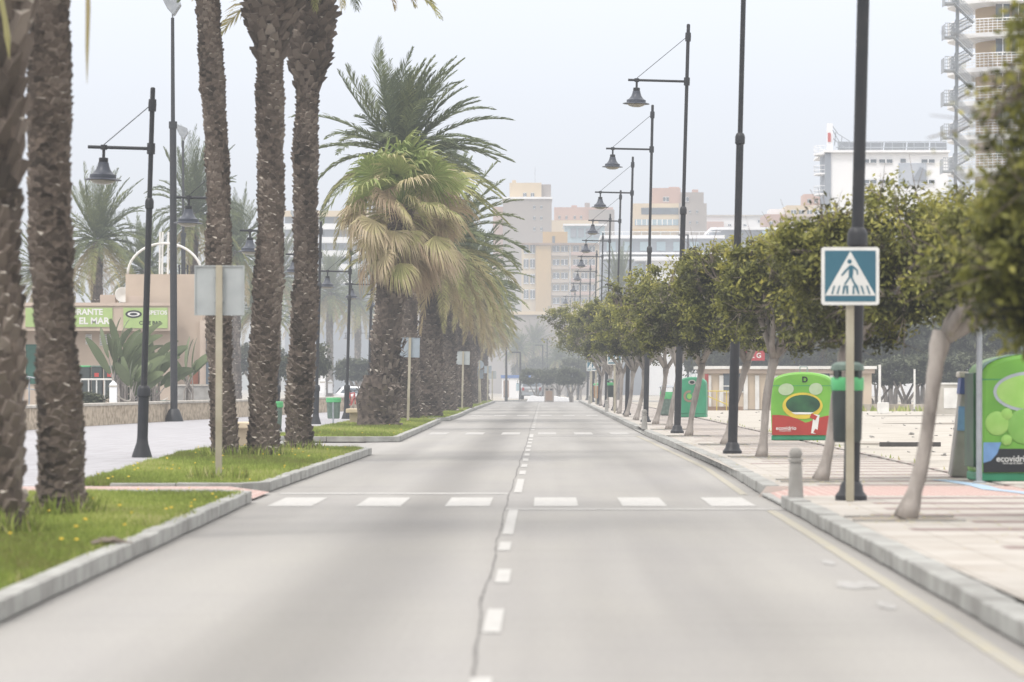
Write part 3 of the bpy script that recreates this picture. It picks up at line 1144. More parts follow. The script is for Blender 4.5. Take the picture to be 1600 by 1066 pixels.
fanp = thing('fan_palm', 'fan palm with bright green fans over a skirt of dry straw coloured leaves', 'palm tree', (-4.85, 114, .09))
mb, top = palm_trunk(6.5, .46, .36, (.62, 0), 77, True, .13, 13, None, -.05)
mb.tube([(-.12, 0, -.1), (-.16, 0, .35), (-.14, 0, .8), (-.05, 0, 1.5)], [.62, .52, .60, .42], 16, 0, False)
rg = random.Random(5)
for k in range(420):    # shaggy stubs near the foot
    a, z = rg.uniform(0, 2 * PI), rg.uniform(.0, 2.6)
    o = Vector((math.cos(a), math.sin(a), 0))
    s = Vector((-o.y, o.x, 0))
    rr = (.60 - .1 * math.sin(z * 4)) if z < 1.3 else .48
    c0 = Vector((z * .1 - .12 * (z < 1.3), 0, z)) + o * (rr - .05)
    e = c0 + o * rg.uniform(.06, .2) + Vector((0, 0, rg.uniform(-.1, .3)))
    mb.add([c0 - s * .07, c0 + s * .07, e + s * .04, e - s * .03], [(0, 1, 2, 3)], 1, rg.uniform(.1, .7))
mb.build('trunk', [M['palmbark'], M['boot']], fanp)
rg = random.Random(12)
mb = MB()
for i in range(22):
    u = i / 21
    fan_leaf(mb, top + Vector((0, 0, .1)), i * 2.39996, R(88 - 62 * u + rg.uniform(-10, 10)), rg.uniform(1.0, 1.6), rg.uniform(1.05, 1.35), rg, .95 - .35 * u * rg.random(), -.1)
mb.build('crown', M['fan'], fanp)
mb = MB()
for i in range(64):
    u = i / 63
    fan_leaf(mb, top + Vector((0, 0, -.4 * u)), i * 2.39996 + .7, R(48 - 95 * u + rg.uniform(-22, 22)), rg.uniform(.8, 1.7), rg.uniform(.8, 1.25), rg, rg.choice((.1, .25, .35, .42, .52, .65)) + rg.uniform(-.06, .06), rg.uniform(.05, .75))
for i in range(12):
    az = i * 2.39996
    fan_leaf(mb, top + Vector((math.cos(az) * .4, math.sin(az) * .4, -.5 - rg.random() * .5)), az, R(-55), .6, 1.25, rg, rg.uniform(.02, .25), .95)
mb.build('dead_leaf_skirt', M['fan'], fanp)

# ---------------------------------------------------------------- palms and shrubs far off (copies)
far_crown = date_crown(90, 88, 3.3, .25, .25, -50, 42, .85)
mbt, top = palm_trunk(8, .3, .25, (.1, 0), 300, True, .14, 9)
farp = thing('date_palm', 'green date palm behind the restaurant, far left between the near trunks', 'palm tree', P(150, 600, 205) - Vector((0, 0, CH)), group='palms behind the restaurant')
mbt.build('trunk', [M['palmbark'], M['boot']], farp)
c = far_crown.build('crown', [M['frond'], M['frond']], farp)
c.location = top
lst = [(300, 330, 215, 'date palm rising behind the white arch of the restaurant', 1.0),
       (225, 420, 235, 'low date palm crown right behind the restaurant roof', .95),
       (75, 420, 225, 'date palm crown half hidden by the two nearest trunks', 1.0),
       (370, 390, 240, 'date palm crown between the slim tall trunk and the next', .95),
       (400, 480, 260, 'lower date palm seen between the three tall trunks', .9),
       (432, 430, 300, 'hazy date palm seen just behind the three tall trunks', 1.0),
       (515, 455, 330, 'hazy palm between two left lamp posts', 1.0),
       (560, 470, 350, 'hazy palm left of the fan palm trunk', 1.0),
       (475, 470, 360, 'very hazy palm behind the third left lamp post', 1.0),
       (862, 520, 520, 'very hazy palm above the end of the road', 1.1),
       (835, 535, 470, 'very hazy palm just left of the end of the road', 1.0),
       (890, 540, 480, 'very hazy palm just right of the end of the road', 1.0),
       (810, 545, 430, 'hazy palm at the end of the left palm row', .9),
       (905, 555, 430, 'hazy palm behind the small signs at the far right', .9),
       (872, 560, 400, 'hazy low palm in the middle of the road end', .8)]
for i, (px, py, D, lab, s) in enumerate(lst):
    p = P(px, py, D)
    k = p.z / 8.1
    dup(farp, lab, (p.x, p.y, 0), (0, 0, i * 1.3), (s, s, k) if k > .9 else (k * 1.15, k * 1.15, k), 'palms in the haze' if D > 290 else None)
p = P(150, 370, 205)
farp.scale = (1.05, 1.05, p.z / 8.1)
# palm above the grey building on the right, far
p = P(968, 452, 330)
dup(farp, 'pale hazy palm top behind the right lamp row', (p.x, p.y, 0), (0, 0, 2), (.7, .7, p.z / 8.1))

# dark bushes
bush = thing('evergreen_tree', 'round dark bush tree at the far end of the road, left one', 'tree', P(838, 622, 300) * 1.0)
bush.location.z = 0
mb = MB()
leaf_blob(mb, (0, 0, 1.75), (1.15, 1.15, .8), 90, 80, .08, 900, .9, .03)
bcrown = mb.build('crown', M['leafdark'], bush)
mb = MB()
for k in range(4):
    a = k * 1.6
    mb.tube([(0.1 * math.cos(a), .1 * math.sin(a), 0), (.15 * math.cos(a), .1, .6), (.6 * math.cos(a), .5 * math.sin(a), 1.4)], [.08, .06, .03], 6)
mb.build('trunk', M['bark'], bush)
blist = [(872, 300, 1.15, 1.0, 'round dark bush tree at the far end of the road, right one'),
         (893, 285, 1.0, 1.0, 'low bush tree right of the brown notice bin'),
         (905, 330, 1.3, 1.4, 'bush tree behind the small far signs'),
         (855, 430, 1.8, 1.7, 'hazy bush beyond the cross road'),
         (825, 440, 1.8, 1.6, 'hazy bush beyond the cross road, left of the road axis'),
         (885, 440, 2.0, 2.0, 'hazy bush beyond the cross road, right of the road axis')]
for (px, D, s, sz, lab) in blist:
    dup(bush, lab, ((px - VX) * D / F, D, 0), (0, 0, px), (s, s, sz))
# bushes left
for (px, D, s, sz, lab) in ((480, 205, 1.0, 1.35, 'leafy bush behind the stone wall between two left lamp posts'),
                            (462, 215, 1.1, 1.2, 'bush behind the stone wall, seen between trunk and lamp post'),
                            (345, 175, .5, .7, 'small bush right behind the slim palm trunk'),
                            (130, 128, .75, .42, 'low dark bush behind the stone wall, left of the white posts'),
                            (205, 150, .9, .5, 'low dark bush at the foot of the banana like plants'),
                            (560, 260, 1.5, 1.2, 'hazy shrub left of the fan palm base'),
                            (620, 300, 1.6, 1.4, 'hazy shrub behind the fan palm base'),
                            (400, 260, 2.0, 1.6, 'hazy shrub between the tall palm trunks')):
    dup(bush, lab, ((px - VX) * D / F, D, 0), (0, 0, px), (s, s, sz))
# wood behind the sandy lot
k = 0
rg = random.Random(8)
for (px, D, s, sz) in ((1345, 236, 2.0, 1.95), (1392, 228, 2.2, 2.2), (1440, 238, 2.2, 2.25), (1490, 226, 2.3, 2.35), (1540, 234, 2.4, 2.3), (1585, 226, 2.3, 2.45), (1635, 236, 2.3, 2.3),
                       (1370, 216, 1.5, 1.2), (1418, 214, 1.6, 1.3), (1465, 214, 1.5, 1.25), (1515, 215, 1.7, 1.35), (1562, 214, 1.6, 1.3), (1610, 214, 1.6, 1.3)):
    back = D > 220
    dup(bush, '%s %s of the wood behind the sandy lot, counted from the left' % (ORD[k if back else k - 7], 'tall dark tree' if back else 'low front tree'), ((px - VX) * D / F, D, -.3), (0, 0, px * 1.3), (s, s, sz), 'dark trees behind the sandy lot')
    k += 1
for q, (px, D, s, sz) in enumerate(((1105, 262, 1.8, 1.9), (1150, 255, 1.9, 2.0), (1195, 262, 1.9, 1.9), (1240, 256, 1.9, 2.1), (1285, 262, 2.0, 2.0), (1325, 256, 1.8, 2.1))):
    dup(bush, '%s dark tree behind the cream pavilion, counted from the left' % ORD[q], ((px - VX) * D / F, D, -.3), (0, 0, px * 1.3), (s, s, sz), 'dark trees behind the cream pavilion')
# dry leaves added to right pavement and trunk feet as contact darkness
mb = MB()
rg = random.Random(14)
for _ in range(1100):
    if rg.random() < .6:
        t = TREES[rg.randrange(0, 8)].location
        x, y = t.x + rg.gauss(0, .35), t.y + rg.gauss(0, .9)
    else:
        x, y = rg.uniform(2.9, 5.6), rg.uniform(20, 110)
    if x < 2.9 or x > 5.6 or 42.5 < y < 46.7:
        continue
    a = rg.uniform(0, PI)
    r_ = rg.uniform(.012, .035)
    c_, s_ = math.cos(a) * r_, math.sin(a) * r_
    mb.add([(x - c_, y - s_, KZ + .008), (x + s_ * .4, y - c_ * .4, KZ + .012), (x + c_, y + s_, KZ + .02), (x - s_ * .4, y + c_ * .4, KZ + .01)], [(0, 1, 2, 3)], 0, rg.uniform(0, .4))
o = mb.build('contact_dark_leaves', M['frond'])
tag(o, 'added dry leaves standing in for contact shade on the right pavement under the trees', 'leaf litter', kind='stuff')
# taller weeds at the feet of the near palms and along the left kerb
mb = MB()
for _ in range(5200):
    if rg.random() < .45:
        cx_, cy_ = rg.choice(((-4.7, 32.8), (-4.68, 37.2), (-5.48, 66), (-4.85, 66.4), (-4.59, 72), (-4.2, 49.6)))
        a = rg.uniform(0, 2 * PI)
        rr_ = rg.uniform(.2, .42)
        x, y, h = cx_ + math.cos(a) * rr_, cy_ + math.sin(a) * rr_ * 1.5, rg.uniform(.08, .26)
    else:
        y = rg.uniform(18, 74)
        if 44 < y < 48.6:
            continue
        x, h = (-3.22 - (y - 18) * .008 if y < 44 else -3.56 + (y - 48) * .003) + rg.gauss(-.04, .04), rg.uniform(.04, .10)
        if math.sin(y * 2.1) + math.sin(y * .9 + 1) < -.2:
            continue
    a = rg.uniform(0, PI)
    w = .008 + h * .03
    mb.add([(x - math.cos(a) * w, y - math.sin(a) * w, .09), (x + math.cos(a) * w, y + math.sin(a) * w, .09), (x + rg.gauss(0, .3) * h, y + rg.gauss(0, .3) * h, .1 + h)], [(0, 1, 2)], 0, rg.uniform(.1, 1))
o = mb.build('weeds', M['grass'])
tag(o, 'taller weeds around the near palm feet and along the left kerb', 'weeds', kind='stuff')
# weeds on edge of the lot
mb = MB()
rg = random.Random(4)
for _ in range(900):
    D = rg.uniform(188, 196) if rg.random() < .8 else rg.uniform(60, 190)
    X = rg.uniform(14, 24) if D > 187 else 5.9 + rg.uniform(0, .6)
    h = rg.uniform(.08, .35) if D > 187 else rg.uniform(.03, .10)
    a = rg.uniform(0, PI)
    w = h * .3
    mb.add([(X - math.cos(a) * w, D, .02), (X + math.cos(a) * w, D, .02), (X + rg.uniform(-.1, .1) * h * 3, D, .02 + h)], [(0, 1, 2)], 0, rg.uniform(.2, 1))
o = mb.build('weeds', M['grass'])
tag(o, 'dry weeds along the edge of the sandy lot', 'weeds', kind='stuff')

# ---------------------------------------------------------------- lamps


def lamp_fixture(root, x, z):
    mb = MB()
    mb.lathe([(.028, 0), (.028, -.2)], 10, (x, 0, z))
    mb.lathe([(.075, -.19), (.085, -.2), (.085, -.265), (.075, -.28)], 16, (x, 0, z))
    mb.lathe([(.06, .045), (.06, -.045)], 10, (x, 0, z))
    mb.build('lamp_stem', M['black'], root, smooth='auto')
    mb = MB()
    mb.lathe([(.08, -.27), (.095, -.275), (.105, -.33), (.13, -.40), (.175, -.46), (.215, -.495), (.24, -.50), (.245, -.565), (.30, -.575), (.34, -.592), (.338, -.603), (.25, -.598), (.2, -.59)], 28, (x, 0, z))
    mb.build('lamp_shade', M['shade'], root, smooth='auto')
    mb = MB()
    mb.lathe([(.235, -.59), (.22, -.62), (.17, -.655), (.1, -.675), (.001, -.682)], 24, (x, 0, z))
    mb.build('lamp_glass', M['lampglass'], root, smooth=True)


def lamp_post(label, loc, lean, H, az, arm, off, c1, c2, rr, foot, group):
    root = thing('street_lamp', label, 'street lamp', loc, (0, lean, 0), group)
    mb = MB()
    mb.lathe([(rr[0], .02), (rr[0], c1)], 16)
    mb.lathe([(rr[1], c1), (rr[1], c2)], 16)
    mb.lathe([(rr[2], c2), (rr[2], H - .02), (rr[2] * .6, H)], 14)
    mb.build('pole', M['black'], root, smooth='auto')
    for c, r_ in ((c1, rr[0]), (c2, rr[1])):
        mb = MB()
        mb.lathe([(r_ + .006, -.12), (r_ + .022, -.1), (r_ + .022, .02), (r_ + .004, .07), (r_ - .02, .09)], 16, (0, 0, c))
        mb.build('collar', M['black'], root, smooth='auto')
    mb = MB()
    mb.lathe(foot, 20)
    mb.build('foot', M['black'], root, smooth='auto')
    mb = MB()
    mb.tube([(0, 0, az), (-arm, 0, az)], .032, 10)
    mb.lathe([(rr[2] + .03, -.1), (rr[2] + .03, .1)], 12, (0, 0, az))
    mb.build('arm', M['black'], root, smooth='auto')
    mb = MB()
    mb.tube([(-off, 0, az + .05), (0, 0, H - .3)], .009, 6)
    mb.lathe([(rr[2] + .025, -.12), (rr[2] + .03, 0), (rr[2] + .025, .1)], 10, (0, 0, H - .32))
    mb.build('stay_rod', M['black'], root, smooth='auto')
    lamp_fixture(root, -off, az)
    return root


footR = [(.17, 0), (.17, .05), (.13, .10), (.12, .16), (.095, .20)]
lampR = lamp_post('tall black street lamp beside the big crossing sign, first on the right pavement', (3.27, 40.9, KZ), R(1.4), 10.3, 8.85, 1.48, 1.26, 2.82, 5.62,
                  (.086, .066, .045), footR, 'tall street lamps along the right pavement')
RD = [68.3, 96.6, 124.6, 153, 179.5, 204.5, 230, 260.6, 292, 330, 368, 400]
for i, D in enumerate(RD):
    lab = ORD[i + 1] + ' tall black street lamp on the right pavement counted from the camera'
    X = 3.35 if D < 110 else 3.3
    if D > 300:
        X = 3.1 - (D - 300) * .006
    dup(lampR, lab, (X, D, KZ if D < 300 else 0), (0, R(1.4 + .2 * math.sin(i * 2)), R(2 * math.sin(i * 3))))
footL = [(.19, 0), (.18, .04), (.11, .26), (.10, .34)]
lampL = lamp_post('black street lamp with bell shade, nearest on the left promenade', (-7.33, 70, .03), R(1.7), 6.75, 5.63, 1.15, .86, 1.22, 4.65,
                  (.098, .058, .045), footL, 'street lamps along the left promenade')
for i, (D, X) in enumerate(((88.8, -7.5), (108, -7.55), (127.8, -7.6), (146.8, -7.56), (166, -7.6), (185, -7.6), (204, -7.6))):
    dup(lampL, ORD[i + 1] + ' street lamp of the left promenade row counted from the camera', (X, D, .03), (0, R(1.5), R(3 * math.sin(i * 2))))


# floodlight masts
def mast(label, loc, H, double, split):
    root = thing('floodlight_mast', label, 'floodlight mast', loc, (0, R(-.2), 0), 'floodlight masts by the beach')
    mb = MB()
    mb.lathe([(.13, 0), (.12, split), (.075, split + .02), (.06, H)], 14)
    mb.lathe([(.15, split - .15), (.15, split + .1)], 14)
    mb.build('pole', M['black'], root, smooth='auto')
    mb = MB()
    mb.lathe([(.34, 0), (.32, .08), (.2, .4), (.15, .45)], 16)
    mb.build('foot', M['black'], root, smooth='auto')
    mb = MB()
    mb.box((0, 0, H + .05), (.06, .06, .3))
    mb.prism([(-.16, .35), (.05, .12), (.3, .5), (.22, .75), (-.3, .95), (-.34, .7)], -.28, .28)
    mb.V = [(x, y, z + H - .05 if abs(z - H) > 1 else z) for x, y, z in mb.V]
    mb.build('floodlight', M['galv'], root, bevel=.02)
    if double:
        az = 6.85
        mb = MB()
        mb.tube([(-1.35, 0, az), (1.35, 0, az)], .035, 8)
        for sx in (-.22, .22):
            mb.tube([(sx, 0, az - 1.2), (sx, 0, az + 1.0)], .05, 8)
            mb.tube([(sx, 0, az - .9), (0, 0, az - .9)], .03, 6)
            mb.tube([(sx, 0, az + .8), (0, 0, az + .8)], .03, 6)
        mb.tube([(-1.2, 0, az + .05), (0, 0, az + 1.2)], .012, 6)
        mb.tube([(1.2, 0, az + .05), (0, 0, az + 1.2)], .012, 6)
        mb.build('arm', M['black'], root)
        lamp_fixture(root, -1.2, az)
        lamp_fixture(root, 1.2, az)
    return root


mast('tall floodlight mast on the promenade, foot in front of the stone wall', (-13.2, 137, .03), 14.4, False, 10.6)
m2 = mast('floodlight mast with two bell lamps standing behind the stone wall', (-19.6, 209, 0), 14.6, True, 9.5)
dup(m2, 'hazy floodlight mast behind the three tall palm trunks', (-20.2, 312, 0))
dup(m2, 'very hazy floodlight mast with two lamps left of the fan palm', (-20.2, 415, 0))

# thin poles far off
def far_pole(label, px, D, H, parent=None):
    root = thing('lamp_post', label, 'lamp post', ((px - VX) * D / F, D, 0), group='thin poles at the end of the road')
    MB().lathe([(.13, 0), (.10, 1), (.07, H)], 10).build('pole', M['black'], root)
    MB().box((-.35, 0, H), (.8, .12, .1)).build('lamp_head', M['black'], root)
    return root


fp = far_pole('thin dark pole right of the last date palm', 791, 298, 4.6)
for (px, D, H, lab) in ((813, 320, 4, 'thin dark pole between the parked car and the white kiosk'),
                        (848, 380, 5.2, 'very hazy pole over the bush at the road end, left'), (855, 400, 6, 'very hazy pole over the bush at the road end, right'),
                        (1075, 300, 13, 'lone thin pole in front of the long grey building')):
    far_pole(lab, px, D, H)


# ---------------------------------------------------------------- signs
def crossing_sign(label, loc, rz=0, group='pedestrian crossing signs', H=2.68):
    root = thing('crossing_sign', label, 'road sign', loc, (0, 0, rz), group)
    MB().box((0, .03, H / 2), (.085, .05, H)).build('post', M['post'], root, bevel=.008)
    s = .305
    z = H - s

    def rr(w, h, r_, n=5):
        out = []
        for (cx_, cz_, a0) in ((w - r_, h - r_, 0), (-w + r_, h - r_, 90), (-w + r_, -h + r_, 180), (w - r_, -h + r_, 270)):
            for k in range(n + 1):
                a = R(a0 + 90 * k / n)
                out.append((cx_ + r_ * math.cos(a), cz_ + r_ * math.sin(a)))
        return out
    MB().prism([(x, zz + z) for x, zz in rr(s, s, .03)], -.02, 0).build('plate', M['signwhite'], root)
    MB().prism([(x, zz + z) for x, zz in rr(s - .037, s - .037, .008)], -.023, -.021).build('blue_field', M['signblue'], root)
    MB().prism([(-.266, z - .205), (.266, z - .205), (0.0, z + .262)], -.026, -.024).build('white_triangle', M['signwhite'], root)
    # walking figure and stripes in blue
    mb = MB()
    y0, y1 = -.029, -.027

    def q(pts):
        pts = [(x, zz + z) for x, zz in pts]
        ar = sum(pts[i][0] * pts[(i + 1) % len(pts)][1] - pts[(i + 1) % len(pts)][0] * pts[i][1] for i in range(len(pts)))
        mb.prism(pts if ar > 0 else pts[::-1], y0, y1)
    q([(-.008 + .024 * math.cos(2 * PI * k / 16), .153 + .024 * math.sin(2 * PI * k / 16)) for k in range(16)])
    q([(-.012, .108), (.012, .118), (.03, .108), (.03, .03), (.022, -.01), (-.018, -.01), (-.016, .06)])
    q([(-.012, .108), (-.016, .075), (-.085, .0), (-.1, .01), (-.06, .06)])
    q([(.03, .108), (.078, .068), (.082, .02), (.068, .01), (.064, .055), (.028, .082)])
    q([(-.018, -.0101), (.004, -.0101), (-.035, -.07), (-.058, -.1001), (-.066, -.08)])
    q([(.0, -.0102), (.022, -.0102), (.05, -.07), (.075, -.1002), (.045, -.1002), (.022, -.06)])
    q([(-.085, -.19), (-.068, -.19), (-.05, -.101), (-.075, -.101)])
    q([(-.04, -.19), (-.022, -.19), (-.022, -.101), (-.0498, -.101)])
    q([(.022, -.19), (.042, -.19), (.046, -.101), (.026, -.101)])
    q([(.08, -.19), (.098, -.19), (.078, -.101), (.0465, -.101)])
    for x in (-.19, -.135):
        q([(x - .012, -.19), (x + .006, -.19), (x + .03, -.101), (x + .014, -.101)])
    for x in (.14, .2):
        q([(x + .012, -.19), (x - .006, -.19), (x - .034, -.101), (x - .016, -.101)])
    mb.build('walking_figure', M['signblue'], root)
    return root


cs = crossing_sign('big blue pedestrian crossing sign on a cream post, nearest on the right', (3.225, 40.45, KZ))
dup(cs, 'pedestrian crossing sign half way down the right pavement', (3.03, 165, KZ), (0, 0, R(-8)))
dup(cs, 'far pedestrian crossing sign under a round blue sign', (3.05, 247, KZ), (0, 0, R(-8)))
dup(cs, 'far pedestrian crossing sign just right of the round blue sign', (3.2, 236, KZ), (0, 0, R(6)))
dup(cs, 'farthest small crossing sign near the brown notice bin', (2.05, 292, .0), (0, 0, 0), .9)
root = thing('round_sign', 'small round blue sign with red edge beside the far crossing signs', 'road sign', (3.05, 252, KZ), group='far road signs')
MB().box((0, .03, 1.7), (.07, .05, 3.4)).build('post', M['post'], root)
mb = MB()
mb.lathe([(.32, -.02), (.32, 0)], 20)
o = mb.build('plate', M['signred'], root)
o.rotation_euler = (R(90), 0, 0)
o.location = (0, -.01, 3.2)
mb = MB()
mb.lathe([(.25, 0.003), (.25, .006)], 20)
mb2 = mb.build('blue_disc', M['signbluelite'], o)


def back_sign(label, loc, H, w, m, lean=0, round_=False):
    root = thing('road_sign', label, 'road sign', loc, (0, lean, 0), 'signs seen from behind')
    MB().box((0, -.03, H / 2), (.085, .05, H)).build('post', M['post'], root, bevel=.008)
    if round_:
        o = MB().lathe([(w / 2, -.012), (w / 2, .012)], 20).build('plate', m, root)
        o.rotation_euler = (R(90), 0, 0)
        o.location = (0, .02, H - w / 2)
    else:
        mb = MB()
        mb.box((0, .02, H - w / 2), (w, .012, w))
        for sx in (-1, 1):
            mb.box((sx * (w / 2 - .008), .006, H - w / 2), (.014, .016, w))
        for sz in (0, 1):
            mb.box((0, .0055, H - w + .008 + sz * (w - .016)), (w - .031, .015, .014))
        mb.build('plate', m, root)
    mb = MB()
    for zz in (.16, .48):
        mb.box((0, .0, H - zz), (.13, .018, .02))
    mb.build('bracket', M['galv'], root)
    return root


back_sign('square sign seen from behind on a cream post, nearest on the left', (-4.2, 49.6, .10), 2.80, .645, M['signback'], R(.15))
back_sign('square grey sign seen from behind beside the fan palm', (-4.50, 127, .10), 2.80, .65, M['signback2'], R(1.5))
back_sign('pale square sign seen from behind in the palm row, third from the camera', (-3.97, 186, .10), 2.85, .65, M['signback'], R(1.2))
back_sign('round sign seen from behind at the far end of the palm row', (-3.95, 240, .10), 2.75, .55, M['signback2'], R(-2), True)
back_sign('square sign seen from behind just left under the round one', (-4.0, 236, .10), 2.15, .55, M['signback2'], 0)
back_sign('square sign seen from behind just right of the round one', (-3.85, 262, .10), 2.5, .5, M['signback2'], R(.5))
back_sign('last pale square sign seen from behind before the dark far pole', (-3.75, 278, .10), 2.2, .56, M['signback'], R(.3))
root = thing('bare_post', 'bare cream post without a sign beside a far square sign', 'post', (-4.39, 184, .10), (0, R(1.2), 0))
MB().box((0, 0, 1.42), (.085, .05, 2.84)).build('post_tube', M['post'], root)
MB().box((0, 0, 2.85), (.1, .065, .03)).build('cap', M['galv'], root)
root = thing('steel_post', 'slim grey steel post in front of the lime container', 'post', ((1530 - VX) * 48 / F, 48, KZ))
MB().lathe([(.038, 0), (.038, 3.2)], 12).build('post_tube', M['galv'], root, smooth='auto')
MB().lathe([(.09, 0), (.09, .015), (.05, .03)], 12).build('base_plate', M['galv'], root, smooth='auto')

# bollards
b0 = thing('bollard', 'stone bollard with a ball top by the near kerb ramp', 'bollard', (2.74, 41.8, KZ), group='stone bollards on the right kerb')
MB().lathe([(.085, 0), (.082, .05), (.068, .36), (.062, .385), (.078, .39), (.080, .42), (.05, .43)], 18).build('shaft', M['concrete'], b0, smooth='auto')
MB().lathe([(.045, .42), (.062, .44), (.073, .48), (.06, .525), (.03, .545), (.001, .55)], 16).build('ball_top', M['concrete'], b0, smooth=True)
dup(b0, 'stone bollard by the second kerb ramp beside the third lamp', (2.74, 104.8, KZ))
dup(b0, 'far stone bollard near the distant crossing sign', (2.74, 168, KZ))
dup(b0, 'farthest stone bollard at the end of the right kerb', (2.74, 232, KZ))


# litter bins on lamp poles (dark with green band)
def pole_bin(label, loc, group='litter bins with green band on the right lamps'):
    root = thing('litter_bin', label, 'litter bin', loc, group=group)
    MB().lathe([(.13, 0), (.15, .03), (.168, .60), (.16, .60)], 24).build('body', M['bingrey'], root, smooth='auto')
    MB().lathe([(.170, .55), (.174, .56), (.176, .68), (.170, .69)], 24).build('green_band', M['bandgreen'], root, smooth='auto')
    mb = MB()
    for a in range(4):
        an = PI / 4 + a * PI / 2
        MB().box((.15 * math.cos(an), .15 * math.sin(an), .73), (.05, .05, .12), 0, (0, 0, an)).build('lid_support', M['bingrey'], root)
    MB().lathe([(.175, .76), (.18, .77), (.17, .82), (.12, .85), (.001, .86)], 24).build('lid', M['bingreen'], root, smooth='auto')
    mb = MB()
    mb.tube([(.02, .14, .3), (.04, .22, .3)], .015, 6)
    mb.tube([(.02, .14, .6), (.04, .22, .6)], .015, 6)
    mb.build('bracket', M['black'], root)
    return root


pb = pole_bin('dark litter bin with green band hung between the cream sign post and the nearest lamp', (3.22, 40.75, .75))
dup(pb, 'dark litter bin with green band on a far lamp, behind the crossing sign', (3.12, 179, .75))
root = thing('litter_bin', 'grey green litter bin with a flat lid on posts, between far trunks', 'litter bin', (4.8, 150, KZ))
MB().lathe([(.2, 0), (.24, .05), (.26, .7)], 20).build('body', M['bingreen'], root, smooth='auto')
MB().lathe([(.265, .65), (.27, .66), (.27, .92), (.265, .93)], 20).build('green_band', M['bandgreen'], root, smooth='auto')
MB().lathe([(.3, 1.1), (.33, 1.11), (.25, 1.17), (.001, 1.2)], 20).build('lid', M['galv'], root, smooth='auto')
mb = MB()
for sx in (-.24, .24):
    mb.tube([(sx, 0, 0), (sx, 0, 1.12)], .02, 6)
mb.build('side_post', M['galv'], root)
root = thing('litter_bin', 'small orange brown litter bin on a dark foot, far right pavement', 'litter bin', (3.5, 250, KZ))
MB().lathe([(.22, .3), (.26, .4), (.27, 1.1)], 16).build('body', mat('orange_bin', (.35, .18, .07), .6), root, smooth='auto')
MB().lathe([(.15, 0), (.1, .1), (.1, .3)], 12).build('foot', M['black'], root, smooth='auto')
MB().lathe([(.3, 1.15), (.3, 1.25), (.1, 1.3)], 16).build('rim', M['bandgreen'], root, smooth='auto')


# park bins on promenade
def park_bin(label, loc, s=1):
    root = thing('litter_bin', label, 'litter bin', loc, group='mesh litter bins on the promenade')
    root.scale = (s,) * 3
    MB().lathe([(.17, .2), (.19, .22), (.215, .72), (.2, .72)], 20).build('body', M['bingreen'], root, smooth='auto')
    MB().lathe([(.22, .7), (.235, .71), (.235, .83), (.22, .85), (.19, .85)], 20).build('green_band', M['bandgreen'], root, smooth='auto')
    mb = MB()
    mb.tube([(0, -.21, 0), (0, -.21, .75)], .025, 8)
    mb.build('post', M['galv'], root)
    return root


pk = park_bin('green rimmed mesh litter bin on the promenade beside the fourth left lamp', (-6.85, 125, .03), 1.05)
dup(pk, 'green rimmed litter bin half hidden between two tall palm trunks', (-6.9, 98, .03))
dup(pk, 'litter bin with green rim behind the stone wall, left', ((238 - VX) * 155 / F, 155, .2))
dup(pk, 'far green litter bin seen between the row palms', (-6.5, 178, .03))
root = thing('green_crate', 'bright green tub behind the stone wall below the restaurant', 'tub', ((252 - VX) * 150 / F, 150, .45))
MB().lathe([(.25, 0), (.3, .03), (.33, .24), (.3, .24)], 16).build('body', M['bandgreen'], root, smooth='auto')
MB().lathe([(.34, .24), (.35, .26), (.34, .28), (.3, .28)], 16).build('rim', M['bingreen'], root, smooth='auto')


# benches
def bench(label, loc, rz=0):
    root = thing('stone_bench', label, 'bench', loc, (0, 0, rz), 'cream stone benches')
    MB().box((0, 0, .44), (.6, 1.9, .13)).build('seat', M['bench'], root, bevel=.02)
    for sy in (-.6, .6):
        MB().box((0, sy, .19), (.38, .25, .38)).build('leg', M['bench'], root, bevel=.015)
    return root


be = bench('cream stone bench left of the fan palm foot', (-5.95, 122, .08))
dup(be, 'cream stone bench between the slim palm and the middle palm', (-6.45, 84, .03))

# ---------------------------------------------------------------- glass containers


def igloo_outline(w, h, n=14, top=.82):
    out = [(-w / 2 * .97, .1), (w / 2 * .97, .1), (w / 2, h * .45), (w / 2 * .97, h * top)]
    for k in range(1, n):
        a = PI * k / n
        out.append((math.cos(a) * w / 2 * .97, h * top + math.sin(a) ** .8 * h * (1 - top)))
    out.append((-w / 2 * .97, h * top))
    out.append((-w / 2, h * .45))
    return out


def disc(mb, x, z, rx, rz, y0, y1, m=0, n=24, rot=0):
    mb.prism([(x + rx * math.cos(2 * PI * k / n) * math.cos(rot) - rz * math.sin(2 * PI * k / n) * math.sin(rot),
               z + rx * math.cos(2 * PI * k / n) * math.sin(rot) + rz * math.sin(2 * PI * k / n) * math.cos(rot)) for k in range(n)], y0, y1, m)


def word(txt, size, loc, m, parent, name='lettering', bold=0.0, align='CENTER', ext=.002):
    cu = bpy.data.curves.new(name, 'FONT')
    cu.body = txt
    cu.size = size
    cu.align_x = align
    cu.align_y = 'CENTER'
    cu.extrude = ext
    cu.offset = bold
    cu.materials.append(m)
    tmp = bpy.data.objects.new(name, cu)
    COL.objects.link(tmp)
    me = bpy.data.meshes.new_from_object(tmp.evaluated_get(bpy.context.evaluated_depsgraph_get()))
    bpy.data.objects.remove(tmp)
    me.name = name
    if not me.materials:
        me.materials.append(m)
    o = bpy.data.objects.new(name, me)
    COL.objects.link(o)
    o.parent = parent
    o.location = loc
    o.rotation_euler = (R(90), 0, 0)
    return o


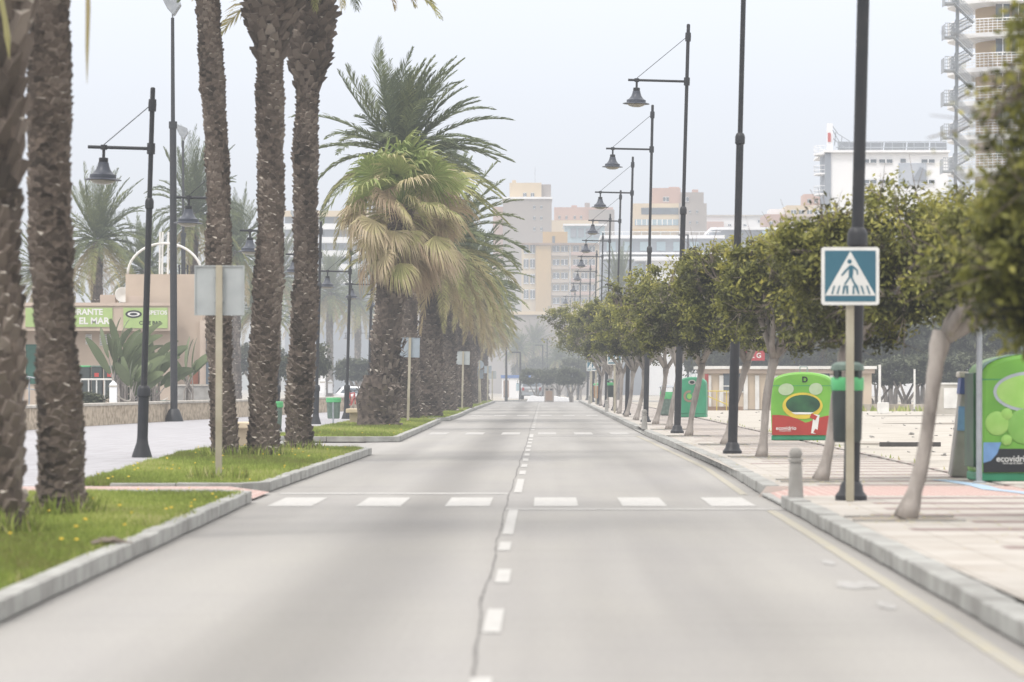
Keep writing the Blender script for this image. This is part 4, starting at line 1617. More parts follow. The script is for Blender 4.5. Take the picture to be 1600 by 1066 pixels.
def igloo(label, loc, rz, w, h, dep, body, group='glass recycling containers'):
    root = thing('glass_container', label, 'recycling container', loc, (0, 0, rz), group)
    mb = MB()
    o_ = igloo_outline(w, h)
    mb.prism(o_, -dep / 2, dep / 2)
    o = mb.build('body', body, root, smooth='auto', bevel=.05)
    MB().box((0, 0, .06), (w * .98, dep * .98, .11)).build('base', M['igloo'], root, bevel=.02)
    mb = MB()
    mb.box((0, 0, h * .80), (w * .975, dep * 1.004, .012))
    mb.build('seam', M['igloo'], root)
    mb = MB()
    for sx in (-.08, .08):
        mb.tube([(sx, 0, h - .02), (sx, 0, h + .12)], .015, 6)
    mb.tube([(-.08, 0, h + .12), (.08, 0, h + .12)], .015, 6)
    mb.build('lifting_hook', M['galv'], root)
    return root


def clipband(mb, w, z0, z1, y, curve=0, m=0, n=16):
    top = [(w / 2 - w * k / n, z1 + curve * (2 * (.5 - abs(k / n - .42))) ** 2 * -1) for k in range(n + 1)]
    mb.prism([(-w / 2, z0), (w / 2, z0)] + top, y - .003, y, m)


# lime container at the right edge
W, H, DP = 1.42, 1.62, 1.2
g = igloo('lime green glass container with black band, cut by the right edge of the picture', (6.2, 49.2, KZ), R(3), W, H, DP, M['lime'])
fy = -DP / 2
mb = MB()
clipband(mb, W * .955, .12, .42, fy - .003)
mb.build('black_band', M['blackband'], g)
mb = MB()
pts = [(-W * .477, .50), (-W * .477, .24), (-.58, .27), (-.50, .36), (-.45, .50)]
mb.prism(pts[::1], fy - .010, fy - .008)
mb.build('blue_corner', M['bluelite'], g)
t = word('ecovidrio', .112, (-.30, fy - .010, .29), M['signwhite'], g, bold=.0014)
word('RECICLAJE DE VIDRIO', .026, (-.30, fy - .010, .235), M['signwhite'], g, bold=.0005)
# round bubbles printed on the face
for (x, z, r, mm) in ((-.50, .74, .155, 'limelite'), (-.15, .70, .23, 'limemid'), (-.38, .86, .075, 'limelite'), (-.38, .53, .07, 'limelite'), (.32, .72, .17, 'limelite')):
    mb = MB()
    prof = [(r, 0), (r * .95, .004), (r * .7, .012), (r * .35, .018), (.001, .02)]
    mb.lathe(prof, 24)
    o = mb.build('printed_bubble', M[mm], g, smooth=True)
    o.rotation_euler = (R(90), 0, 0)
    o.location = (x, fy - .004 - (.006 if r < .1 else 0), z)
mb = MB()   # oval porthole with a grey rim
disc(mb, -.05, 1.14, .50, .26, fy - .006, fy - .004, 0, 32)
disc(mb, -.05, 1.14, .46, .22, fy - .009, fy - .007, 1, 32)
mb.build('oval_rim', [mat('silver_print', (.42, .46, .5), .35, (.3, .33, .37), 3), M['limelite']], g)
mb = MB()
mb.box((-W / 2 - .01, .1, .78), (.05, .7, 1.2))
mb.build('side_panel', M['darkgreen'], g, bevel=.01)
# teal line along the crown
mb = MB()
for k in range(9):
    a0, a1 = PI * (.55 + .05 * k), PI * (.55 + .05 * (k + 1))
    f = lambda a, e: (math.cos(a) * (W / 2 * .97 + e), H * .82 + math.sin(a) ** .8 * (H * .18 + e))
    (xa, za), (xb, zb) = f(a0, .006), f(a1, .006)
    mb.add([(xa, fy + .05, za), (xb, fy + .05, zb), (xb, fy + .5, zb), (xa, fy + .5, za)], [(0, 1, 2, 3)])
mb.build('teal_edge', M['igloo'], g)

# container with red band
W, H, DP = 1.36, 1.50, 1.2
g = igloo('lime glass container with a red lower band between two tree trunks', (5.72, 84.6, KZ), R(-8), W, H, DP, M['lime'])
fy = -DP / 2
mb = MB()
clipband(mb, W * .955, .12, .56, fy - .003, .18)
mb.build('red_band', M['redband'], g)
word('ecovidrio', .118, (-.34, fy - .007, .27), M['signwhite'], g, bold=.0015)
word('RECICLAJE DE VIDRIO', .026, (-.36, fy - .007, .21), M['signwhite'], g, bold=.0005)
mb = MB()
disc(mb, .02, .76, .44, .29, fy - .009, fy - .006, 0, 32)
mb.build('yellow_ring', M['yellow'], g)
mb = MB()
disc(mb, .03, .79, .375, .21, fy - .013, fy - .0105, 0, 32)
mb.build('dark_oval', M['darkgreen'], g)
mb = MB()
mb.prism([(-.23, .62), (.27, .62), (.19, .575), (-.14, .575)], fy - .017, fy - .0145)
mb.build('white_streak', M['signwhite'], g)
for (x, z, rx, rz_) in ((-.34, 1.12, .17, .13), (.31, 1.13, .15, .13)):
    mb = MB()
    disc(mb, x, z, rx, rz_, fy - .009, fy - .006, 0, 24, .15)
    mb.build('pale_oval', mat('pale_green_print', (.40, .50, .33), .4, (.34, .44, .27), 5), g)
mb = MB()
mb.box((.30, fy - .008, .36), (.13, .004, .42), 0, (0, R(8), 0))
mb.build('white_stripe', M['signwhite'], g)
mb = MB()
mb.box((.26, fy - .0125, .52), (.14, .003, .1), 0, (0, R(28), 0))
mb.box((.335, fy - .0125, .19), (.13, .003, .09), 0, (0, R(28), 0))
mb.build('red_stripe', M['redband'], g)
word('D', .17, (.07, fy - .007, 1.33), M['blackband'], g, bold=.006)

# plain green container
W, H, DP = 1.05, 1.5, 1.1
g = igloo('plain dark green glass container with a faded round emblem', (5.55, 143, KZ), R(-6), W, H, DP, M['igloo'])
fy = -DP / 2
mb = MB()
n = 24
for k in range(n):
    if k in (3, 4):
        continue
    a0, a1 = 2 * PI * k / n, 2 * PI * (k + .97) / n
    q = [(math.cos(a0) * .22, .78 + math.sin(a0) * .22), (math.cos(a1) * .22, .78 + math.sin(a1) * .22), (math.cos(a1) * .14, .78 + math.sin(a1) * .14), (math.cos(a0) * .14, .78 + math.sin(a0) * .14)]
    mb.prism([(x - .1, z) for x, z in q][::1], fy - .006, fy - .002)
mb.build('round_emblem', M['brown'], g)
mb = MB()
disc(mb, -.1, .78, .09, .10, fy - .006, fy - .003, 0)
mb.build('emblem_centre', M['limemid'], g)
mb = MB()
disc(mb, .0, 1.30, .14, .09, fy - .012, fy - .002, 0)
mb.build('hole_rim', M['concrete'], g)
mb = MB()
disc(mb, .0, 1.30, .09, .055, fy - .016, fy - .013, 0)
mb.build('hole', M['rubber'], g)

# weathered grey container with blue top
g = thing('paper_container', 'weathered grey container with dark blue top left of the lime container', 'recycling container', ((1508 - VX) * 51 / F, 51.2, KZ), (0, R(3), R(-4)))
mb = MB()
mb.prism([(-.19, 0), (.17, 0), (.14, 1.24), (-.1, 1.24)], -.5, .5)
mb.build('body', M['concrete'], g, bevel=.03)
mb = MB()
mb.prism([(-.13, 1.1), (.19, 1.1), (.19, 1.32), (-.12, 1.32)], -.53, .52)
mb.build('blue_band', M['bluep'], g, bevel=.01)
MB().box((.03, 0, 1.36), (.36, 1.08, .08)).build('lid', M['coping'], g, bevel=.02)
MB().box((-.07, -.512, .78), (.13, .01, .32)).build('notice', M['bluelite'], g)

# utility box, posts and blocks in the lot
D = 170
g = thing('utility_cabinet', 'white masonry utility box with a metal door behind the sandy lot', 'utility box', ((1488 - VX) * D / F, D, .02))
MB().box((0, 0, .66), (1.35, .8, 1.32)).build('body', M['coping'], g, bevel=.01)
MB().box((0, 0, 1.36), (1.45, .9, .08)).build('roof', M['white'], g, bevel=.01)
MB().box((-.12, -.415, .72), (.6, .03, .9)).build('door', M['white'], g, bevel=.005)
MB().box((.45, -.415, .8), (.28, .03, .5)).build('meter_door', M['galv'], g, bevel=.005)
g = thing('white_post', 'thin white post on a white block at the back of the lot', 'post', ((1378 - VX) * 176 / F, 176, 0))
MB().box((.05, 0, .27), (.5, .5, .5)).build('block', M['white'], g, bevel=.02)
MB().lathe([(.06, .5), (.06, 2.25)], 8, (-.1, 0, 0)).build('post_tube', M['white'], g)
g = thing('white_post', 'thin white post further right at the back of the lot', 'post', ((1429 - VX) * 190 / F, 190, 0))
MB().lathe([(.05, 0), (.05, 2.1)], 8).build('post_tube', M['white'], g)
MB().box((0, 0, .06), (.2, .2, .14)).build('block', M['concrete'], g)
kerb('lot_kerb', [((1330 - VX) * 192 / F, 192), ((1640 - VX) * 192 / F, 192)], w=.3, h=.35, m=M['sand'])

# ---------------------------------------------------------------- cream restaurant pavilion on the right
D = 205.0
g = thing('beach_restaurant', 'cream single storey pavilion with red sign behind the right pavement trees', 'building', ((1225 - VX) * D / F, D, 0))
ox, oz = (1225 - VX) * D / F, 0


def L_(px, py, D_=D, o=(0, 0)):
    p = P(px, py, D_)
    return p.x - ox, p.z


x0, zt = L_(1098, 578)
x1, _ = L_(1362, 578)
MB().box(((x0 + x1) / 2, 3, zt / 2), (x1 - x0, 6, zt)).build('wall', M['cream'], g)
MB().box(((x0 + x1) / 2, 2.9, zt + .12), (x1 - x0 + .5, 6.6, .16)).build('roof', M['white'], g)
MB().box(((x0 + x1) / 2, -.12, zt - .05), (x1 - x0 + .3, .2, .28)).build('fascia', M['peachlite'], g)
for px in (1108, 1127, 1165, 1183, 1212, 1262, 1300, 1340):
    x, _ = L_(px, 600)
    MB().box((x, -.06, (zt - .3) / 2), (.22, .1, zt - .3)).build('pilaster', M['white'], g)
for (a, b, t, bt) in ((1130, 1146, 580, 612), (1149, 1161, 580, 612), (1262 + 6, 1296, 583, 600), (1305, 1336, 583, 612)):
    xa, za = L_(a, t)
    xb, zb = L_(b, bt)
    w = MB().box(((xa + xb) / 2, -.02, (za + zb) / 2), (xb - xa, .06, za - zb)).build('window', M['glassfar'], g)
    mb = MB()
    mb.box(((xa + xb) / 2, -.06, (za + zb) / 2 - .25), (xb - xa, .04, .06))
    mb.box(((xa + xb) / 2, -.06, zb - .02), (xb - xa + .1, .06, .06))
    mb.build('frame', M['white'], w)
x, z = L_(1180, 556)
sg = MB().box((x, -.2, z), (1.0, .1, .52)).build('sign_board', mat('crimson_sign', (.42, .05, .06), .6), g)
word('EL G', .36, (x - .05, -.262, z), M['signwhite'], sg, bold=.008)
x, z = L_(1213, 573)
word('ACI', .32, (x, -.24, z), M['blackband'], g, bold=.006)
x, z = L_(1285, 575)
word('RESTA', .26, (x, -.24, z), M['blackband'], g, bold=.005)
x, z = L_(1164, 573)
word('N', .28, (x, -.24, z), M['blackband'], g, bold=.005)
mb = MB()
xa, _ = L_(1103, 600)
mb.tube([(xa, -1, 0), (xa, -1, 1.9)], .1, 8)
mb.build('red_post', mat('red_post_paint', (.32, .05, .04), .6), g)
# yellow handrail and brown steps
g = thing('handrail', 'yellow handrail before the cream pavilion', 'handrail', ((1120 - VX) * 198 / F, 198, 0))
mb = MB()
for k in range(4):
    mb.tube([(-.5 + k * .5, 0, 0), (-.5 + k * .5, 0, 1.0)], .025, 6)
mb.tube([(-.5, 0, 1), (1.0, 0, 1)], .03, 6)
mb.tube([(-.5, 0, .75), (1.0, 0, .1)], .03, 6)
mb.build('rail', M['yellow'], g)
MB().box((.25, .3, .1), (2.2, .3, .2)).build('step', M['brown'], g)

# ---------------------------------------------------------------- beach restaurant on the left
D = 168.0
ox = (200 - VX) * D / F
g = thing('beach_bar', 'peach coloured restaurant with lime signs and a white arch on the roof', 'building', (ox, D, 0))


def LL(px, py, D_=D):
    p = P(px, py, D_)
    return p.x - ox, p.z


def part_box(name, a, b, t, bt, y0, y1, m, parent, bevel=0):
    xa, za = LL(a, t)
    xb, zb = LL(b, bt)
    if bt >= 640:
        zb = 0
    return MB().box(((xa + xb) / 2, (y0 + y1) / 2, (za + zb) / 2), (xb - xa, y1 - y0, za - zb)).build(name, m, parent, bevel=bevel)


part_box('wall', -60, 268, 512, 700, .9, 8, M['peach'], g)
part_box('wall', 190, 311, 427, 700, 1.6, 7, M['peach'], g)
part_box('wall', 308, 336, 500, 700, 1.3, 6, M['peachlite'], g)
part_box('fascia', -60, 268, 478, 517, 0, 1.0, M['peach'], g)
part_box('roof_edge', -62, 270, 473, 478, -.06, 1.1, M['peachlite'], g)
s1 = part_box('sign_board', 40, 176, 481, 511, -.05, -.003, M['greensign'], g)
s2 = part_box('sign_board', 193, 262, 481, 513, -.05, -.003, M['greensign'], g)
x, z = LL(117, 488)
word('RESTAURANTE', .36, (x + .02, -.056, z), M['signwhite'], s1, bold=.012)
x, z = LL(140, 502)
word('EL MAR', .40, (x + .2, -.056, z), M['signwhite'], s1, bold=.014)
x, z = LL(246, 489)
word('ESPETOS', .25, (x - .05, -.056, z), M['white'], s2, bold=.008)
x, z = LL(235, 505)
word('CAFE BAR', .22, (x, -.056, z), M['blackband'], s2, bold=.006)
mb = MB()
x, z = LL(209, 491)
disc(mb, x, z, .36, .17, -.058, -.052, 0)
disc(mb, x, z, .27, .10, -.062, -.059, 1)
disc(mb, x, z, .17, .055, -.066, -.063, 0)
mb.build('oval_logo', [M['blackband'], M['signwhite']], s2)
# windows, door, lower panels
for (a, b, t, bt) in ((130, 140, 522, 538), (152, 178, 522, 540)):
    w = part_box('window', a, b, t, bt, .86, .94, M['white'], g)
    xa, za = LL(a, t)
    xb, zb = LL(b, bt)
    mb = MB()
    for k in range(5):
        mb.box(((xa + xb) / 2, .85, zb + (za - zb) * (k + .5) / 5), (xb - xa - .06, .02, .03))
    mb.build('shutter_slat', M['galv'], w)
part_box('green_shutter', 36, 62, 538, 600, .84, .93, mat('dark_green_shutter', (.03, .12, .09), .7), g)
part_box('doorway', 318, 332, 520, 640, 1.2, 1.33, M['glassfar'], g)
part_box('brick_panel', 290, 305, 578, 600, 1.5, 1.62, mat('terracotta_panel', (.33, .13, .08), .9), g)
part_box('signal_box', 322, 330, 527, 538, 1.1, 1.2, M['bandgreen'], g)
# white arch
mb = MB()
xc_, zb_ = LL(251, 427)
rx_ = (310 - 193) / 2 * D / F
rz_ = (427 - 378) * D / F
pts = [(xc_ + rx_ * math.cos(PI * k / 20), 1.8, zb_ + rz_ * math.sin(PI * k / 20)) for k in range(21)]
mb.tube(pts, .055, 8)
mb.build('roof_arch', M['white'], g, smooth=True)
mb = MB()
for a, b_ in ((243, 246), (247, 250), (256, 259), (261, 263)):
    xa, za = LL(a, 427)
    xb, zb2 = LL(b_, 360)
    mb.tube([(xa, 1.8, za), (xb - .06, 1.8, zb2)], .045, 8)
mb.build('arch_bar', M['white'], g)
x, z = LL(183, 460)
MB().box((x, 2.3, z - .5), (.08, .08, .6)).build('dish_bracket', M['galv'], g)
mb = MB()
mb.lathe([(.001, 0), (.2, .02), (.34, .08), (.36, .1), (.33, .09), (.001, .03)], 20)
dsh = mb.build('satellite_dish', M['white'], g, smooth=True)
dsh.rotation_euler = (R(75), 0, R(15))
dsh.location = (x, 2.2, z)
g2 = part_box('roof_tank', 148, 172, 459, 474, 2, 3.2, M['peachlite'], g)
part_box('roof_tank', 195, 225, 461, 474, 1.5, 2.2, M['peachlite'], g)

# recycling tubs by the restaurant: three dark bins with red marks
for i, (px, lab) in enumerate(((133, 'dark container with green top left of two red marked ones'), (152, 'dark container with a red mark, left of its twin'), (172, 'dark container with a red mark, right of its twin'))):
    p = P(px, 592, 158)
    q = thing('rubbish_container', lab, 'rubbish container', (p.x, p.y, p.z - .72), group='dark containers below the restaurant sign')
    MB().box((0, 0, .6), (.44, .5, 1.2)).build('body', M['bingrey'], q, bevel=.03)
    MB().box((0, 0, 1.23), (.48, .54, .07)).build('lid', M['bandgreen'] if i == 0 else M['bingreen'], q, bevel=.02)
    if i:
        MB().box((0, -.255, .88), (.18, .01, .16)).build('red_mark', M['signred'], q)


# big leaved plants
def paddle_plant(label, px, D, h, n, seed):
    rg = random.Random(seed)
    root = thing('banana_plant', label, 'plant', ((px - VX) * D / F, D, 0), group='tall paddle leaved plants by the restaurant')
    st, lf = MB(), MB()
    for i in range(n):
        az = rg.uniform(0, 2 * PI)
        sp = rg.uniform(.25, .95)
        hh = h * rg.uniform(.55, 1)
        b = Vector((rg.uniform(-.25, .25), rg.uniform(-.25, .25), 0))
        d = Vector((math.cos(az), math.sin(az) * .6, 0))
        k = b + d * sp * .4 * h / 3 + Vector((0, 0, hh * .62))
        st.tube([b, b + Vector((0, 0, hh * .4)), k], [.05, .035, .018], 6)
        tipd = (d * sp + Vector((0, 0, .9))).normalized()
        pr = k
        side = tipd.cross(Vector((d.y, -d.x, .2))).normalized()
        segs = 7
        LN = h * rg.uniform(.34, .46)
        wmax = rg.uniform(.13, .2)
        dd = tipd
        last = None
        tn = rg.uniform(.3, 1)
        for s in range(segs + 1):
            t = s / segs
            w = wmax * math.sin(PI * (t * .92 + .05)) ** .6
            a, c = pr - side * w, pr + side * w
            m_ = pr - Vector((0, 0, .03))
            if last:
                lf.add([last[0], last[1], m_, a], [(0, 1, 2, 3)], 0, tn)
                lf.add([last[1], last[2], c, m_], [(0, 1, 2, 3)], 0, tn - .1)
            last = (a, m_, c)
            dd = (dd + Vector((.04, 0, -.16 * t - .02))).normalized()
            pr = pr + dd * (LN / segs)
    st.build('stem', M['bark'], root)
    lf.build('leaves', M['paddle'], root)
    return root


M['paddle'] = leafmat('paddle_leaves', [(0, (.09, .10, .06)), (.5, (.12, .15, .08)), (1, (.18, .22, .11))], .45, .2, .15, 1)
paddle_plant('tallest paddle leaved plant in front of the lime restaurant sign', 188, 146, 4.0, 26, 1)
paddle_plant('paddle leaved plant just right of the nearest left lamp post', 238, 148, 3.6, 18, 2)
paddle_plant('slim drooping paddle plant right of the floodlight mast', 292, 150, 3.2, 9, 3)
paddle_plant('low paddle leaved plant under the restaurant sign', 212, 143, 2.6, 14, 4)

# low stone wall with coping
wall_pts = [(-17.5, 70), (-15.6, 100), (-14.9, 118), (-13.4, 141), (-12.6, 152), (-10.2, 185), (-9.4, 205), (-9.2, 260)]
mbw, mbc = MB(), MB()
for (xa, ya), (xb, yb) in zip(wall_pts[:-1], wall_pts[1:]):
    d = Vector((xb - xa, yb - ya, 0))
    a = math.atan2(d.y, d.x)
    c = Vector((xa, ya, 0)) + d / 2
    mbw.box((c.x, c.y, .33), (d.length - .01, .35, .66), 0, (0, 0, a))
    mbc.box((c.x, c.y, .705), (d.length - .01, .45, .09), 0, (0, 0, a))
g = thing('stone_wall', 'low rough stone wall with pale coping along the promenade', 'wall', (0, 0, 0))
mbw.build('masonry', M['stone'], g)
mbc.build('coping', M['coping'], g, bevel=.02)

# white pointed posts and ropes
wp = thing('white_bollard', 'white pointed post behind the stone wall, left of the nearest lamp', 'bollard', P(177, 627, 128) - Vector((0, 0, .05)), group='white pointed posts behind the stone wall')
MB().prism([(-.12, 0), (.12, 0), (.12, .62), (0, .74), (-.12, .62)], -.12, .12).build('shaft', M['bldwhite'], wp, bevel=.01)
MB().box((0, 0, .55), (.27, .27, .05)).build('ring', M['coping'], wp)
for (px, py, D, lab) in ((214, 628, 150, 'white pointed post directly behind the nearest left lamp'), (504, 613, 190, 'white pointed post behind the third left lamp'),
                         (516, 613, 205, 'short white post beside the taller one near the third left lamp'), (30, 635, 118, 'white pointed post left of the nearest trunks')):
    p = P(px, py, D)
    dup(wp, lab, (p.x, p.y, p.z - .05))
g = thing('rope_barrier', 'pale rope slung between the white posts', 'rope', (0, 0, 0))
a, b = P(180, 614, 128), P(214, 617, 150)
c = P(262, 622, 152)
mb = MB()
for u, v in ((a, b), (b, c)):
    mb.tube([u.lerp(v, k / 8) - Vector((0, 0, .25 * math.sin(PI * k / 8))) for k in range(9)], .025, 6)
mb.build('rope', M['coping'], g)
a, b = P(126, 593, 150), P(176, 593, 150)
mb = MB()
mb.tube([a, b], .04, 6)
for k in range(5):
    q = a.lerp(b, k / 4)
    mb.tube([q, (q.x, q.y, 0)], .03, 6)
g = thing('metal_railing', 'white metal railing below the restaurant sign', 'railing')
mb.build('rail', M['white'], g)
a, b = P(-20, 578, 130), P(62, 592, 130)
mb = MB()
mb.tube([a, b], .03, 6)
mb.tube([a - Vector((0, 0, .4)), b - Vector((0, 0, .4))], .02, 6)
for k in range(6):
    q = a.lerp(b, k / 5)
    mb.tube([q, (q.x, q.y, 0)], .03, 6)
g = thing('metal_railing', 'steel ramp railing seen between the two nearest palm trunks', 'railing')
mb.build('rail', M['galv'], g)
# terrace block right of the wall
D = 160
g = thing('planter_wall', 'pale concrete planter behind the wall right of the floodlight mast', 'planter', ((302 - VX) * D / F, D, 0))
MB().box((0, 0, .65), (1.5, 1, 1.3)).build('body', M['concrete'], g, bevel=.02)
MB().box((0, 0, 1.32), (1.6, 1.1, .06)).build('rim', M['coping'], g)
# red bicycle-like rack far
D = 190
g = thing('bicycle', 'small dark red bicycle leaning behind the fourth left lamp', 'bicycle', ((549 - VX) * D / F, D, .03), (0, 0, R(70)))
for sx in (-.5, .5):
    mb = MB()
    mb.tube([(sx + .32 * math.cos(2 * PI * k / 16), 0, .33 + .32 * math.sin(2 * PI * k / 16)) for k in range(17)], .02, 5)
    w = mb.build('wheel', M['rubber'], g)
mb = MB()
for u, v in (((-.5, 0, .33), (-.15, 0, .85)), ((-.15, 0, .85), (.4, 0, .9)), ((.4, 0, .9), (.5, 0, .33)), ((-.5, 0, .33), (.0, 0, .3)), ((0, 0, .3), (.4, 0, .9)), ((0, 0, .3), (-.2, 0, .95))):
    mb.tube([u, v], .03, 6)
mb.build('frame', M['signred'], g)
mb = MB()
mb.tube([(.35, -.25, 1.05), (.42, 0, 1.02), (.35, .25, 1.05)], .02, 6)
mb.tube([(.42, 0, 1.02), (.4, 0, .88)], .02, 6)
mb.build('handlebar', M['black'], g)
MB().box((-.22, 0, .98), (.25, .14, .06)).build('saddle', M['rubber'], g, bevel=.01)


# ---------------------------------------------------------------- cars
def car(label, loc, rz, paint, s=1.0, tall=1.0):
    root = thing('parked_car', label, 'car', loc, (0, 0, rz))
    root.scale = (s, s, s * tall)
    prof = [(-2.1, .35), (2.1, .35), (2.15, .7), (1.9, .95), (1.0, 1.02), (.45, 1.5), (-1.6, 1.55), (-2.0, 1.05), (-2.15, .9)]
    mb = MB()
    vs = []
    ws = {.35: .82, .7: .86, .95: .84, 1.02: .82, 1.5: .62, 1.55: .62, 1.05: .84, .9: .86}
    n = len(prof)
    for sy in (-1, 1):
        for y, z in prof:
            vs.append((sy * ws[z], -y, z))
    fs = [tuple(range(n))[::-1], tuple(range(n, 2 * n))]
    for i in range(n):
        j = (i + 1) % n
        fs.append((i, j, j + n, i + n))
    mb.add(vs, fs)
    mb.build('body', paint, root, bevel=.06)
    mb = MB()
    mb.add([(-.62, 1.75, 1.46), (.62, 1.75, 1.46), (.76, 2.01, 1.1), (-.76, 2.01, 1.1)], [(3, 2, 1, 0)])
    mb.V = [(x, y + .03, z) for x, y, z in mb.V]
    mb.build('rear_window', M['glassfar'], root)
    mb = MB()
    mb.add([(-.6, -.55, 1.46), (.6, -.55, 1.46), (.74, -1.05, 1.07), (-.74, -1.05, 1.07)], [(0, 1, 2, 3)])
    mb.V = [(x, y - .04, z) for x, y, z in mb.V]
    mb.build('windscreen', M['glassfar'], root)
    for sx in (-1, 1):
        MB().add([(sx * .66, 1.5, 1.44), (sx * .66, -.4, 1.42), (sx * .85, -.85, 1.08), (sx * .86, 1.7, 1.1)], [(0, 1, 2, 3)]) if False else None
        m_ = MB()
        m_.add([(sx * .67, 1.45, 1.44), (sx * .67, -.4, 1.42), (sx * .86, -.85, 1.08), (sx * .86, 1.65, 1.1)], [(0, 1, 2, 3)])
        m_.build('side_window', M['glassfar'], root)
        MB().box((sx * .7, 2.12, .85), (.18, .06, .22)).build('tail_light', M['taillamp'], root)
        MB().box((sx * .62, -2.1, .72), (.28, .06, .16)).build('headlight', M['signwhite'], root)
        for yy in (-1.35, 1.35):
            o = MB().lathe([(.2, -.11), (.33, -.11), (.34, 0), (.33, .11), (.2, .11)], 18).build('wheel', M['rubber'], root)
            o.rotation_euler = (0, R(90), 0)
            o.location = (sx * .76, yy, .34)
            h_ = MB().lathe([(.001, .125), (.19, .12), (.2, .1)], 12).build('rim', M['galv'], o)
    MB().box((0, 2.17, .5), (1.5, .1, .2)).build('rear_bumper', M['galv'], root, bevel=.02)
    MB().box((0, 2.2, .72), (.5, .02, .11)).build('number_plate', M['signwhite'], root)
    return root


car('silver van parked facing away at the far end of the road', ((831 - VX) * 315 / F, 315, 0), PI, M['carpaint'], 1.0, 1.12)
car('white car half hidden behind the fan palm foot', ((575 - VX) * 205 / F, 205, 0), R(70), M['bldwhite'], .8)

# far end: notice bin, white barrier, kiosk
D = 285
g = thing('notice_bin', 'brown grey notice bin standing in the middle of the road end', 'notice bin', ((858 - VX) * D / F, D, .0))
MB().box((0, 0, .55), (.70, .4, 1.05)).build('body', M['bldgrey'], g, bevel=.03)
MB().box((0, -.21, .5), (.5, .03, .7)).build('panel', M['brown'], g)
mb = MB()
mb.box((-.16, -.21, .95), (.2, .03, .12))
mb.box((.16, -.21, .95), (.2, .03, .12))
mb.build('slot', M['rubber'], g)
MB().box((0, 0, 1.12), (.76, .46, .06)).build('lid', M['concrete'], g)
D = 296
g = thing('white_barrier', 'low white sheet covered barrier behind the notice bin', 'barrier', ((858 - VX) * D / F, D, 0))
mb = MB()
mb.prism([(-1.75, 0), (1.9, 0), (1.6, .28), (.5, .42), (.3, .35), (-.4, .40), (-.9, .40), (-1.2, .48), (-1.45, .46)], -.3, .3)
mb.build('sheet', M['bldwhite'], g, bevel=.03)
MB().box((0, .4, .1), (3.8, .1, .2)).build('base', M['concrete'], g)
D = 360
g = thing('white_kiosk', 'low white kiosk with blue roof edge beyond the cross road', 'kiosk', ((806 - VX) * D / F, D, 0))
MB().box((0, 0, 1.0), (2.6, 2, 2.0)).build('wall', M['bldwhite'], g)
MB().box((0, 0, 2.05), (2.8, 2.2, .28)).build('roof', M['signbluelite'], g)
MB().box((-.9, -1.01, .9), (.5, .04, 1.6)).build('door', M['brown'], g)
MB().box((.5, -1.01, 1.1), (.9, .04, .7)).build('window', M['bldglass'], g)
# low scrub band at the end: roundabout kerb
kerb('roundabout_kerb', [(-2.9, 299), (1.2, 299)], w=.3, h=.12)
sheet_obj('roundabout', [(-4.0, 299.4), (2.0, 299.4), (2.0, 309), (-4.0, 309)], .1, M['sand'])

# ---------------------------------------------------------------- hills behind
mb = MB()
for (D, x0, x1, hh, seed) in ((1350, -420, 420, 26, 1), (900, -110, -20, 14, 3), (760, -14, 22, 13, 5)):
    rg = random.Random(seed)
    n = 40
    prev = None
    for k in range(n + 1):
        x = x0 + (x1 - x0) * k / n
        e = math.sin(PI * k / n) ** .35
        z = hh * e * (.8 + .12 * math.sin(k * .5 + seed) + rg.uniform(-.03, .03))
        row = [(x, D, -2), (x, D + 30, z * .6), (x, D + 90, z)]
        if prev:
            for j in range(2):
                mb.add([prev[j], row[j], row[j + 1], prev[j + 1]], [(0, 1, 2, 3)])
        prev = row
struct(mb.build('hills', M['rock'], smooth=True))


# ---------------------------------------------------------------- far buildings
def bld(name, label, D, pxref):
    o = thing(name, label, 'building', ((pxref - VX) * D / F, D, 0))
    return o


def bbox(root, name, a, b, t, bt, m, y0=0.0, dep=12.0, parent=None):
    """box between picture bearings a..b and heights t..bt, at the building's own depth."""
    D = root.location.y
    pa, pb = P(a, t, D), P(b, bt, D)
    zt, zb = pa.z, (0 if bt >= 600 else pb.z)
    xa, xb = pa.x - root.location.x, pb.x - root.location.x
    return MB().box(((xa + xb) / 2, y0 + dep / 2, (zt + zb) / 2), (xb - xa, dep, zt - zb)).build(name, m, parent or root)


def wins(root, cols, rows, w, h, m='glassfar', frame=True, y0=-.06):
    D = root.location.y
    me = None
    W_, H_ = w * D / F, h * D / F
    mb = MB()
    mb.box((0, 0, 0), (W_, .16, H_))
    first = None
    for c in cols:
        for r_ in rows:
            p = P(c, r_, D)
            loc = (p.x - root.location.x, y0, p.z)
            if first is None:
                first = mb.build('window', M[m], root, loc=loc)
                if frame:
                    f = MB()
                    f.box((0, -.1, 0), (W_ * .08, .06, H_))
                    f.box((0, -.1, H_ / 2), (W_ * 1.06, .06, H_ * .08))
                    f.box((0, -.1, -H_ / 2), (W_ * 1.06, .06, H_ * .08))
                    f.build('frame', M['bldwhite'], first)
            else:
                o = first.copy()
                COL.objects.link(o)
                o.location = loc
                for ch in first.children:
                    q = ch.copy()
                    COL.objects.link(q)
                    q.parent = o


